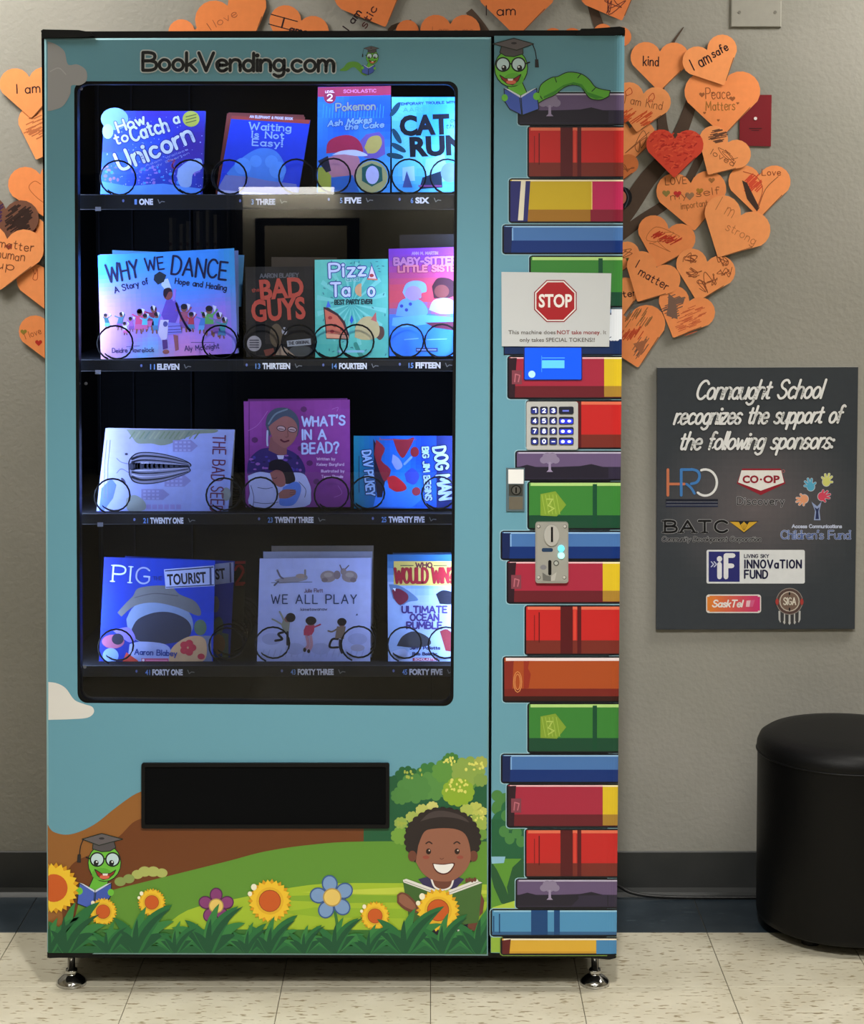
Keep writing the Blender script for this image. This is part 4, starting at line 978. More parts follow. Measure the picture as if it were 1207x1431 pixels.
def art(m, q):
    n = smooth_noise(8)
    m.grid(q, lambda u, v: mixc((46,140,222), (96,186,240), max(0, min(1, .5+n(u, v)))), 12, .5)
    for i in range(14): 
        a = i*.45; m.s_([(830+90*math.cos(a), 740+90*math.sin(a)), (830+400*math.cos(a), 740+330*math.sin(a))] if False else [(640, 480+i*30), (760, 560+i*14)], 3, (80,175,245), .9, smooth=False)
    for x, y, r in ((655,530,-55),(665,690,60),(675,760,30),(655,810,10)): m.e(x, y, 52, 17, (16,62,84), 1.5, r)
    K_ = (6,14,28)
    pen(m, 'TEMPORARY TROUBLE WITH THE', (676,505), (1080,490), 14, 4, (12,50,110), 2, jit=.05)
    pen(m, 'AARON BLABEY', (705,545), (1075,535), 24, 4, (60,140,210), 2)
    face(m, 'CAT', (684,684), (985,672), 110, K_, 3, bold=.05); face(m, 'RUN', (745,810), (1085,795), 108, K_, 3, bold=.05)
    pen(m, 'on', (985,606), (1040,604), 24, 4, (14,50,90), 2, slant=.3); pen(m, 'the', (960,645), (1035,640), 28, 4, (14,50,90), 2, slant=.3)
    m.poly(catmull([(840,830),(900,815),(950,800),(960,850),(1000,900),(960,960),(880,965),(830,920)], 4), (120,180,220), 1.6); m.poly([(820,940),(935,900),(940,1000),(800,1010)], (16,36,60), 1.8)
    m.poly([(700,880),(770,870),(775,960),(700,960)], (150,200,235), 1.6); m.poly([(700,1000),(725,900),(760,1000)], (60,80,150), 2)
    m.e(985, 910, 55, 60, (90,120,160), 1.9); m.r(795, 986, 935, 996, (120,60,120), 2)
book([(634,455),(1080,455),(1080,1028),(636,1028)], BKY, 'sky-blue comic book with big black hand-cut title, top right of the machine', art=art, T=TB, cover=(50,140,215))

# row 2
def person(m, x, y, s, top, skin=(120,80,70), hair=(30,28,40), low=None, k=3, lean=0):
    """a small figure in a skirt or trousers, drawn in a few patches"""
    low = low or shade(top, .7)
    m.e(x+lean*s*.5, y-s*.82, s*.11, s*.13, skin, k); m.e(x+lean*s*.5, y-s*.88, s*.12, s*.1, hair, k+.2)
    m.poly([(x-s*.13+lean*s*.4, y-s*.7), (x+s*.13+lean*s*.4, y-s*.7), (x+s*.15, y-s*.35), (x-s*.15, y-s*.35)], top, k)
    m.poly([(x-s*.15, y-s*.36), (x+s*.15, y-s*.36), (x+s*.19, y-s*.12), (x-s*.19, y-s*.12)], low, k)
    for d in (-1, 1):
        m.s_([(x+d*s*.08, y-s*.14), (x+d*s*.1, y)], s*.07, skin, k, smooth=False)
        m.s_([(x+d*s*.11+lean*s*.4, y-s*.66), (x+d*s*.26, y-s*.75+(d > 0)*-.1*s)], s*.06, top, k, smooth=False)
def art(m, q):
    n = smooth_noise(12); n2 = smooth_noise(13)
    def f(u, v):
        c = mixc((60,140,236), (146,118,222), max(0, min(1, (v-.18)*2.4+n(u, v)*.4)))
        c = mixc(c, (196,150,150), max(0, min(.75, .9-u*3.2+n2(u, v)*.4))*max(0, min(1, v*2.2-.4)))
        c = mixc(c, (120,190,240), max(0, min(.8, (v-.62)*3-abs(u-.38)*4)))
        c = mixc(c, (216,140,200), max(0, min(.8, (v-.6)*2.4-abs(u-.62)*3)))
        return mixc(c, (60,150,190), max(0, min(.6, (u-.86)*6-v*.6)))
    m.grid(q, f, 26, .5)
    K_ = (24,26,64)
    pen(m, 'WHY', (222,496), (408,462), 102, 13, K_, 4, jit=.04); pen(m, 'WE', (448,424), (558,410), 76, 10, K_, 4, jit=.04)
    pen(m, 'DANCE', (600,440), (930,478), 108, 13, K_, 4, jit=.04)
    pen(m, 'A Story of', (262,558), (462,500), 36, 6, K_, 4, jit=.05); pen(m, 'Hope and Healing', (622,500), (930,545), 34, 6, K_, 4, jit=.04)
    pen(m, 'Deidre Havrelock', (245,918), (495,912), 26, 4.5, (70,60,110), 4, jit=.05); pen(m, 'Aly McKnight', (682,908), (888,892), 30, 5, (60,50,110), 4, jit=.05)
    m.s_([(330,882),(410,876)], 3, (70,60,110), 4, smooth=False); m.s_([(720,856),(860,856)], 3, (70,60,110), 4, smooth=False)
    # dancer
    m.poly([(498,450),(530,428),(570,450),(556,490),(520,508),(494,480)], (28,40,52), 3); m.poly([(545,480),(580,470),(602,530),(560,534),(540,510)], (176,196,230), 2.8)
    m.e(580, 566, 28, 34, (120,66,70), 3.2); m.poly(catmull([(552,570),(556,536),(590,526),(606,550),(585,552),(566,590)], 3), (38,22,38), 3.4)
    m.poly([(570,600),(620,596),(650,640),(640,700),(625,740),(560,730),(540,690)], (96,72,178), 3); m.s_([(630,620),(655,690),(690,755),(715,785)], 14, (40,24,60), 3.5); m.s_([(615,600),(622,540)], 16, (140,110,210), 3)
    m.poly([(580,735),(650,740),(665,800),(580,810)], (120,120,214), 3.3); 
    for yy in (760, 780, 796): m.s_([(582,yy),(662,yy-4)], 4, (70,50,130), 3.6, smooth=False)
    m.poly([(535,720),(585,720),(575,830),(545,850),(520,800)], (190,186,222), 3.2); m.e(565, 745, 14, 17, (80,80,150), 3.6)
    m.poly([(545,840),(575,840),(580,890),(550,900)], (90,60,130), 3.5); m.e(568, 912, 20, 14, (150,92,90), 3.6); m.poly([(612,808),(640,815),(645,900),(625,908)], (140,86,96), 3.4)
    r = random.Random(2)
    for x, y, s, c in ((215,770,90,(40,90,100)),(290,780,110,(70,110,140)),(360,790,90,(150,90,170)),(405,800,150,(190,70,120)),(470,780,150,(120,50,80)),(500,800,130,(70,150,210)),
                       (675,790,170,(150,80,110)),(720,790,120,(170,60,80)),(785,800,130,(70,120,200)),(830,810,180,(90,160,90)),(870,820,150,(120,110,170)),(905,830,130,(60,140,150)),(440,790,110,(80,170,220)),(325,810,80,(190,200,230))):
        person(m, x, y, s, c, low=r.choice([(90,150,220), (180,90,150), (120,80,160), (70,120,170)]), lean=r.uniform(-.3, .3))
        m.poly([(x+s*.1, y-s), (x+s*.24, y-s*.95), (x+s*.18, y-s*.75)], (200,205,235), 3.5)
book([(245,300),(1000,302),(1040,330),(1028,640),(250,640)][0:1]+[(1040,330),(1022,640),(250,640)], BKY+.072, 'rearmost copy of the wide dance picture book, its pale edge showing at top right', T=TC, cover=(80,140,190), thick=.006)
book([(170,326),(1004,302),(1008,920),(190,950)], BKY+.037, 'second copy behind the wide dance picture book', T=TC, cover=(110,130,190), thick=.008)
book([(158,331),(979,288),(1000,922),(176,960)], BKY, 'wide blue and lilac picture book with hand-drawn title and dancers', art=art, T=TC, cover=(120,120,200), thick=.010, pages=(200,210,245))

def art(m, q):
    n = smooth_noise(20)
    m.grid(q, lambda u, v: mixc((18,17,18), (34,32,32), max(0, min(1, .5+n(u, v)))), 8, .5)
    pen(m, 'AARON BLABEY', (122,396), (318,392), 20, 5, (90,90,94), 3, gap=.15)
    pen(m, 'the', (82,470), (118,464), 18, 4, (150,60,48), 3); R_ = (176,72,58)
    face(m, 'BAD', (124,506), (348,488), 96, R_, 3, bold=.035); face(m, 'GUYS', (80,618), (356,600), 104, R_, 3, bold=.035)
    m.e(92, 732, 37, 40, (150,146,150), 3)
    for yy in (715, 727, 739, 751): m.s_([(70,yy),(114,yy)], 6, (60,58,70), 4, smooth=False)
    m.poly([(258,718),(380,706),(383,738),(262,748)], (150,156,164), 4); pen(m, 'THE ORIGINAL', (268,738), (374,730), 14, 4, (60,60,70), 5)
    m.e(205, 690, 34, 60, (84,72,56), 1.5); m.poly([(200,790),(230,740),(260,760),(300,795)], (150,130,110), 1.6); m.e(330, 770, 60, 28, (70,72,72), 1.5); m.s_([(225,620),(245,665),(270,620)], 7, (24,24,30), 2)
    m.e(246, 668, 14, 20, (150,150,160), 1.8); m.poly([(140,765),(190,755),(200,795),(150,795)], (110,60,50), 1.7)
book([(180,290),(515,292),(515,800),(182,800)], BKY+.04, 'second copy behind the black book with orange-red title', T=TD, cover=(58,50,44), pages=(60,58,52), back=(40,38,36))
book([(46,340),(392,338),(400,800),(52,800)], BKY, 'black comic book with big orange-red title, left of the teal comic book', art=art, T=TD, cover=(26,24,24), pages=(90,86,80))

def art(m, q):
    n = smooth_noise(30)
    m.grid(q, lambda u, v: mixc((78,176,172), (104,200,186), max(0, min(1, .5+n(u, v)))), 12, .5)
    for i in range(16):
        a = i*math.pi/8+.1; m.poly([(590,530),(590+180*math.cos(a), 530+240*math.sin(a)*.9),(590+180*math.cos(a+.12), 530+240*math.sin(a+.12)*.9)], (120,206,200), .8)
    r = random.Random(9)
    for i in range(46): x, y = r.uniform(415, 765), r.uniform(310, 790); m.e(x, y, 3, 8, (60,130,140), 1, r.uniform(0, 180), n=8)
    W = (206,216,250); O = (52,70,150)
    pen(m, 'Pizz', (478,394), (660,386), 66, 12, W, 4, jit=.06, gap=.26, outline=O, ow=9)
    m.poly([(668,402),(692,324),(724,406)], O, 3.5); m.poly([(675,398),(692,334),(716,401)], (232,214,226), 4); m.e(692, 384, 11, 9, (170,60,70), 5); m.s_([(672,402),(720,405)], 7, (210,120,90), 5, smooth=False)
    pen(m, 'and', (562,412), (626,410), 22, 4.5, (60,150,160), 4, outline=(180,225,225), ow=4)
    pen(m, 'Ta', (486,490), (578,488), 66, 12, W, 4, gap=.16, outline=O, ow=9); pen(m, 'o', (676,488), (705,488), 66, 12, W, 4, outline=O, ow=9)
    m.poly([(640,425)]+[(640-34*math.sin(t), 458-34*math.cos(t)) for t in [i*math.pi/8 for i in range(9)]], (206,160,120), 4)
    pen(m, 'BEST PARTY EVER!', (504,532), (694,528), 22, 6, (24,60,66), 4, gap=.16)
    # a plain slice and a plain folded taco, no faces
    m.poly([(446,545),(470,548),(520,580),(555,620),(578,690),(575,712),(460,708)], (60,36,50), 2); m.poly([(452,556),(515,590),(545,630),(566,686),(462,680)], (204,110,90), 2.5); m.poly([(458,680),(572,690),(574,708),(462,704)], (222,160,130), 2.6)
    for x, y in ((480,600),(505,640),(540,660),(490,670)): m.e(x, y, 11, 9, (160,50,56), 3, n=10)
    m.poly(catmull([(606,700),(612,640),(650,598),(700,598),(730,640),(728,690),(690,712),(640,712)], 4), (190,176,130), 2.5); m.poly(catmull([(725,640),(752,650),(756,690),(735,714),(715,700)], 4), (90,64,60), 2.4)
    for i in range(6): m.e(618+i*18, 615+abs(i-2.5)*8, 10, 9, (110,170,110), 2.4)
    m.poly([(688,610),(714,570),(718,622)], (190,100,100), 2.6); m.poly([(580,615),(590,585),(600,612),(590,632)], (50,100,210), 2.4); m.poly([(458,548),(470,512),(484,545)], (70,110,220), 2.2)
    m.s_([(610,735),(630,780),(645,800)], 22, (60,140,130), 2); m.s_([(520,772),(650,772)], 12, (140,190,220), 2.5, smooth=False)
book([(401,304),(775,299),(778,804),(404,804)], BKY, 'teal comic book showing a pizza slice and a taco', art=art, T=TD, cover=(90,186,180), pages=(180,200,205))

def art(m, q):
    n = smooth_noise(40)
    m.grid(q, lambda u, v: mixc(mixc((112,50,170), (190,70,90), max(0, min(1, v*3.2-.2+n(u, v)*.2))), (50,120,232), max(0, min(1, (v-.52)*8+n(v, u)))), 18, .5)
    pen(m, 'ANN M. MARTIN', (898,278), (1030,276), 14, 4, (150,120,200), 3)
    pen(m, 'BABY-SITTERS', (808,330), (1160,322), 34, 11, (168,110,160), 3, gap=.18, outline=(90,36,120), ow=5); pen(m, 'LITTLE SISTER', (830,366), (1150,360), 30, 10, (190,110,130), 3, gap=.18, outline=(120,40,80), ow=5)
    # two plain figures seen only as patches of clothing and hair
    m.poly(catmull([(850,470),(870,425),(920,410),(965,425),(972,465),(945,475),(940,500),(870,505)], 4), (120,160,235), 2); m.e(905, 475, 42, 38, (150,130,190), 2.4)
    m.poly(catmull([(815,590),(835,520),(880,500),(940,510),(975,550),(972,585),(900,598)], 4), (96,150,235), 2.2)
    m.poly(catmull([(1000,440),(1030,398),(1090,400),(1120,430),(1118,480),(1080,500),(1010,500)], 4), (60,30,44), 2); m.e(1050, 465, 38, 34, (112,60,60), 2.4); m.poly(catmull([(985,560),(1010,510),(1080,500),(1125,530),(1125,575),(1040,580)], 4), (160,170,235), 2.5)
    for x, y in ((845,540),(870,560),(890,530)): m.e(x, y, 9, 9, (40,60,160), 3, n=8)
    m.poly([(800,600),(960,585),(1125,600),(1130,640),(1000,630),(850,650),(795,640)], (90,160,240), 2.6); m.poly([(965,625),(1120,620),(1115,665),(1010,650)], (90,36,60), 2.8)
    m.s_([(860,712),(930,706)], 5, (110,170,240), 3, smooth=False); m.s_([(975,712),(1075,708)], 5, (110,170,240), 3, smooth=False); m.r(918, 754, 1030, 774, (40,60,110), 3); m.s_([(925,764),(1020,764)], 6, (130,150,210), 4, smooth=False)
book([(779,248),(1130,238),(1136,796),(782,796)], BKY, 'purple-topped comic book with two children on a blue bed, far right of the second shelf', art=art, T=TD, cover=(100,50,160))
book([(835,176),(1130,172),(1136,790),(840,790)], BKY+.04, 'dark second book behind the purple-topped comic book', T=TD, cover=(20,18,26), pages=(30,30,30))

# row 3
def art(m, q):
    n = smooth_noise(50)
    m.grid(q, lambda u, v: mixc((150,152,190), (150,166,232), max(0, min(1, u*.8+v*.5+n(u, v)*.3))), 14, .5)
    m.poly(catmull([(330,345),(480,348),(700,348),(870,346),(860,366),(760,372),(690,395),(560,440),(480,430),(400,430),(370,400)], 4), (124,134,120), 1.4)
    r = random.Random(4)
    for i in range(14): x = 380+i*30; m.s_([(x,360),(x-30,400)], 8, r.choice([(110,124,100),(140,148,126),(104,122,110)]), 1.8, smooth=False)
    # faint houses
    for x, y, w_, h_ in ((610,410,110,70),(560,620,120,70),(420,705,130,65)):
        m.poly([(x,y),(x+w_,y),(x+w_+40,y+h_/2),(x+w_,y+h_),(x,y+h_)], (134,134,190), 1.6)
        for i in range(4):
            for j in range(3): m.r(x+12+i*26, y+8+j*h_/3, x+28+i*26, y+8+j*h_/3+h_*.16, (156,160,214), 2)
    for i in range(6): m.r(450+i*36, 798, 478+i*36, 826, (148,140,206), 1.6)
    m.poly(catmull([(330,760),(380,740),(440,780),(440,830),(350,840),(325,800)], 4), (140,150,150), 1.6); m.e(930, 735, 30, 40, (140,150,150), 1.5)
    m.poly([(180,700),(240,640),(270,680),(250,760),(190,840),(165,840)], (86,110,236), 1.3)
    # a plain striped sunflower seed, no face
    out = catmull([(342,580),(345,530),(385,490),(450,481),(540,490),(640,515),(705,542),(722,562),(710,575),(718,592),(700,608),(620,640),(520,668),(430,675),(370,660),(345,620)], 4)
    m.poly(out, (24,26,40), 3); c = (540, 578); m.poly([(c[0]+(x-c[0])*.965, c[1]+(y-c[1])*.94) for x, y in out], (120,122,150), 3.4)
    for y0, y1, w_, cc in ((505,545,16,(44,46,60)),(530,558,12,(40,42,58)),(565,568,50,(54,56,74)),(610,585,12,(40,42,58)),(650,600,16,(44,46,60)),(548,560,5,(196,200,236)),(592,576,5,(196,200,236)),(630,594,5,(186,190,226))):
        m.s_([(365,y0+(y0-578)*-.25),(430,y0),(560,(y0*.75+y1*.25)),(700,y1)], w_, cc, 3.8, taper=.7)
    for yy in (545, 598): m.s_([(345,yy+8),(300,yy-2 if yy<560 else yy-15),(272,yy-25 if yy < 560 else yy+10)], 5, (110,112,150), 2)
    m.e(330, 494, 10, 7, (60,60,80), 2); m.e(312, 655, 9, 22, (60,60,90), 2, -35)
    pen(m, 'THE BAD SEED', (938,372), (870,835), -74, 8, (104,50,82), 4, jit=.05) if False else pen(m, 'THE BAD SEED', (853,380), (836,838), 74, 8, (104,50,82), 4, jit=.05, gap=.22)
    for x in (232, 212): m.s_([(x,410),(x-14,560),(x-16,760)], 3.5, (110,112,150), 3, smooth=False)
book([(215,336),(985,348),(966,820),(160,846)], BKY+.038, 'second copy behind the pale picture book lying on its side', T=TE, cover=(150,156,170), thick=.008)
book([(205,338),(982,346),(942,853),(148,850)], BKY, 'pale picture book turned sideways with a striped sunflower seed', art=art, T=TE, cover=(150,156,190), thick=.007)

def art(m, q):
    n = smooth_noise(60)
    m.grid(q, lambda u, v: mixc((118,50,132), (134,62,150), max(0, min(1, .5+n(u, v)))), 12, .5)
    m.s_([(66,150),(66,690)], 5, (96,38,112), 1, smooth=False)
    for x, y in ((345,190),(95,347),(375,465),(410,560),(330,390)): m.e(x, y, 17, 15, (84,40,96), 1.2, n=8)
    for pts in ([(60,300),(110,270),(160,200)], [(500,640),(540,620),(520,580)], [(490,190),(520,180),(515,200)]): m.s_(pts, 2.5, (160,104,180), 1.2)
    W = (170,190,245)
    pen(m, "WHAT'S", (338,275), (555,270), 46, 10, W, 4, jit=.04, gap=.2); pen(m, 'IN A', (338,344), (458,342), 48, 10, W, 4, jit=.04); pen(m, 'BEAD?', (338,415), (522,412), 52, 10, W, 4, jit=.04, gap=.22)
    for t, p in (('Written by', (412,450,505)), ('Kelsey Borgford', (412,478,550)), ('Illustrated by', (434,512,552)), ('Tessa Pizzale', (436,540,545))): pen(m, t, (p[0],p[1]), (p[2],p[1]), 13, 3.4, (200,170,220), 4)
    # woman with grey hair and glasses holding a sleeping child
    m.poly(catmull([(55,520),(62,455),(100,410),(150,388),(250,392),(320,430),(352,490),(350,525)], 4), (52,38,104), 2)
    r = random.Random(6)
    for i in range(34): m.e(r.uniform(72,335), r.uniform(415,508), r.uniform(5,13), r.uniform(4,9), r.choice([(110,70,170),(70,60,150),(140,90,170),(40,30,80)]), 2.2, n=7)
    m.poly(catmull([(60,530),(120,510),(200,520),(330,515),(370,560),(382,620),(350,688),(85,688),(70,620)], 4), (176,186,236), 2.4)
    for p in ([(110,590),(150,596),(185,590)], [(85,688),(90,640),(75,580)], [(320,560),(355,600),(350,640)], [(90,665),(150,672),(215,665)]): m.s_(p, 3, (60,60,110), 2.6)
    m.poly([(175,330),(260,350),(258,420),(225,428),(165,400)], (128,82,86), 2.8); m.poly([(208,425),(245,425),(240,445),(215,445)], (186,190,226), 3)
    m.poly(catmull([(150,270),(160,220),(200,186),(260,184),(305,215),(322,265),(310,330),(270,300),(200,290),(170,330)], 4), (62,74,96), 3)
    m.poly(catmull([(165,280),(200,250),(250,225),(295,245),(314,290),(300,345),(262,384),(235,384),(190,350)], 4), (140,92,92), 3.3)
    m.s_([(165,265),(200,215),(260,190)], 8, (100,120,140), 3.5); m.s_([(160,300),(158,350),(160,375)], 9, (170,180,215), 3.2)
    for x in (230, 286): m.e(x, 294-(x<250)*6, 24, 15, (40,30,50), 4, 8); m.e(x, 294-(x<250)*6, 20, 11.5, (176,150,160), 4.3, 8); m.s_([(x-13,294-(x<250)*4),(x+12,297-(x<250)*4)], 4, (50,30,40), 4.6, smooth=False)
    m.s_([(228,346),(245,356),(268,350)], 9, (80,24,44), 4); m.s_([(262,300),(264,330),(252,332)], 3, (100,60,64), 4)
    m.poly(catmull([(165,500),(172,460),(215,446),(265,465),(295,520),(298,560),(250,570),(240,520),(200,505)], 4), (28,22,36), 4); m.poly(catmull([(172,515),(205,500),(240,515),(252,570),(225,588),(190,570)], 4), (150,92,92), 4.3); m.s_([(184,540),(198,544),(208,538)], 3, (60,30,40), 5)
    m.poly(catmull([(240,588),(300,560),(330,580),(325,630),(290,680),(225,680),(222,640)], 4), (84,126,220), 4.2); m.poly(catmull([(216,620),(245,600),(300,602),(300,625),(262,645),(220,645)], 4), (150,98,96), 4.8)
    for i in range(3): m.s_([(275,606+i*11),(302,602+i*11)], 3, (100,60,66), 5, smooth=False)
book([(60,138),(568,134),(570,680),(62,684)], BKY+.038, 'second copy behind the purple book with woman and child', T=TF, cover=(96,44,110))
book([(38,150),(580,141),(583,690),(48,690)], BKY, 'square purple picture book with a grey-haired woman hugging a child', art=art, T=TF, cover=(120,54,136), thick=.009)

def art(m, q):
    n = smooth_noise(70); 
    m.grid(q, lambda u, v: mixc(mixc((20,120,150), (20,60,190), max(0, min(1, u*2.2))), (30,130,240), max(0, min(1, 1.1-abs(u-.5)*3+n(u, v)*.4-abs(v-.6)))) if u < .82 else (16,30,90), 20, .5)
    m.poly([(700,690),(720,600),(760,560),(830,600),(900,600),(960,640),(900,690)], (50,130,250), 1.2)
    # red and blue bursts only
    for p in ([(715,345),(760,390),(740,450),(790,500),(760,560),(730,500),(705,420)], [(800,340),(870,345),(910,335),(880,400),(850,440),(820,400)]): m.poly(catmull(p, 3), (130,34,52), 1.6)
    m.poly(catmull([(770,540),(810,530),(860,570),(868,600),(820,612),(780,590)], 4), (190,30,50), 2); m.poly(catmull([(860,520),(900,490),(935,530),(910,575),(870,560)], 4), (50,70,190), 2); m.poly([(700,340),(730,400),(760,560),(745,640),(720,640),(705,500)], (28,24,50), 1.5)
    m.s_([(860,470),(895,435)], 12, (110,150,230), 2, smooth=False); m.e(912, 408, 22, 26, (120,30,44), 2); m.e(920, 610, 22, 22, (150,50,70), 2); m.poly(catmull([(800,420),(830,440),(850,480),(820,500),(795,460)], 3), (130,150,220), 2)
    W = (130,150,210); O = (14,18,50)
    pen(m, 'DOG MAN', (1008,388), (1040,652), 62, 13, W, 4, jit=.04, gap=.16, outline=O, ow=10) if True else None
    pen(m, 'BIG JIM BEGINS', (952,385), (968,655), 30, 8, (150,180,240), 4, jit=.06, gap=.16, outline=O, ow=7)
    pen(m, 'DAV PILKEY', (645,405), (668,632), 42, 9, (140,176,230), 4, jit=.04, gap=.16, outline=(10,40,90), ow=8)
    m.s_([(628,430),(628,615)], 4, (20,60,100), 3, smooth=False); m.s_([(735,335),(735,345),(920,345)], 3, (150,60,70), 3, smooth=False)
book([(600,326),(1128,326),(1128,697),(602,697)], BKY, 'blue comic book turned sideways with red splashes and grey block letters', art=art, T=TF, cover=(20,60,150))

# row 4
def pigart(m, q, only=False):
    n = smooth_noise(80)
    m.grid(q, lambda u, v: mixc((24,38,120), (22,64,196), max(0, min(1, .2+u*.8+n(u, v)*.3))), 12, .5)
    W = (176,190,232)
    pen(m, 'PIG', (246,312), (466,328), 96, 10, W, 4, serif=.1, gap=.24)
    pen(m, 'THE', (490,305), (545,304), 22, 4, (30,44,120), 4)
    m.poly([(556,240),(858,216),(862,340),(566,356)], (170,182,222), 4); m.poly([(562,246),(853,223),(856,230),(563,253)], (30,40,80), 4.5); m.poly([(568,346),(858,330),(858,336),(568,351)], (30,40,80), 4.5)
    face(m, 'TOURIST', (578,334), (812,318), 62, (18,20,36), 5, bold=.03); m.s_([(836,232),(838,332)], 12, (60,70,110), 5, smooth=False)
    # plain stand-in: sun hat, round shapes and patterned shirt, no face
    m.poly(catmull([(276,500),(330,440),(370,400),(400,355),(500,338),(600,345),(650,390),(740,430),(778,490),(760,520),(640,470),(500,440),(380,460),(300,525)], 4), (104,106,110), 2)
    m.s_([(380,410),(500,385),(640,400)], 5, (72,74,82), 2.4)
    m.poly(catmull([(330,540),(380,460),(500,430),(640,450),(720,520),(720,620),(600,680),(420,680),(340,620)], 4), (120,140,176), 1.8)
    m.poly(catmull([(362,600),(400,540),(500,500),(600,500),(690,540),(722,600),(690,660),(560,690),(430,680),(375,650)], 4), (50,54,72), 2.5)
    m.poly(catmull([(350,690),(420,675),(560,690),(600,740),(580,815),(400,815),(340,760)], 4), (150,164,214), 2.8)
    m.poly(catmull([(585,815),(600,720),(680,655),(760,640),(808,670),(812,760),(780,800),(700,815)], 4), (196,160,120), 3)
    for a in range(5): t = a*1.257; m.e(700+28*math.cos(t), 712+28*math.sin(t), 24, 22, (186,56,72), 3.5, n=10)
    m.e(780, 765, 22, 18, (186,56,72), 3.5); m.poly([(300,815),(330,740),(400,790),(410,815)], (190,70,60), 3.2)
    m.poly(catmull([(248,608),(330,588),(365,610),(385,660),(350,680),(300,650)], 4), (120,110,196), 3); m.e(250, 675, 68, 42, (140,80,110), 2.9); m.e(278, 660, 36, 34, (36,38,56), 3.2); m.e(235, 760, 48, 46, (110,140,200), 3)
    m.e(775, 590, 38, 48, (84,110,90), 1.7); m.poly([(740,640),(840,640),(845,800),(800,800)], (110,120,150), 1.6)
    pen(m, 'Aaron Blabey', (380,752), (632,762), 32, 6, (34,62,140), 5, serif=.08); m.r(420, 776, 584, 800, (176,70,110), 5); m.s_([(450,788),(575,790)], 7, (214,130,160), 5.5, smooth=False)
    m.e(432, 787, 8, 8, (235,225,240), 5.6, n=8)
def pigback(m, q):
    m.grid(q, lambda u, v: mixc((18,36,120), (18,50,160), u), 6, .5)
    m.poly([(862,208),(975,196),(978,318),(864,332)], (150,162,204), 2); face(m, 'ST', (868,300), (928,294), 60, (18,20,36), 3, bold=.03); m.s_([(955,205),(958,315)], 10, (60,70,110), 3, smooth=False)
    m.e(868, 450, 22, 50, (96,98,104), 2); m.e(885, 580, 30, 55, (76,96,80), 2); m.e(885, 690, 40, 60, (130,90,60), 2.4); m.poly([(900,620),(945,630),(945,795),(910,795)], (80,100,90), 2.2)
def redbk(m, q):
    m.poly([(985,192),(1048,190),(1046,206),(985,207)], (140,30,40), 2)
    pen(m, '2', (990,325), (1040,322), 105, 14, (150,34,42), 2); m.poly([(985,325),(1036,325),(1036,338),(985,340)], (150,34,42), 2); m.s_([(1005,215),(1040,260)], 8, (120,28,36), 2)
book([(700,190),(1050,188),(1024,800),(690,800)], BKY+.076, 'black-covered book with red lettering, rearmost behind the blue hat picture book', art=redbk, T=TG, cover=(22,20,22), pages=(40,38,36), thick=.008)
book([(322,160),(982,190),(952,800),(300,800)], BKY+.038, 'second copy of the blue picture book, shifted right behind the front one', art=pigback, T=TG, cover=(22,44,140), thick=.006)
book([(196,166),(864,186),(850,815),(164,812)], BKY, 'deep blue picture book with grey sun hat and ticket-shaped title, bottom left', art=pigart, T=TG, cover=(26,50,150), thick=.006)

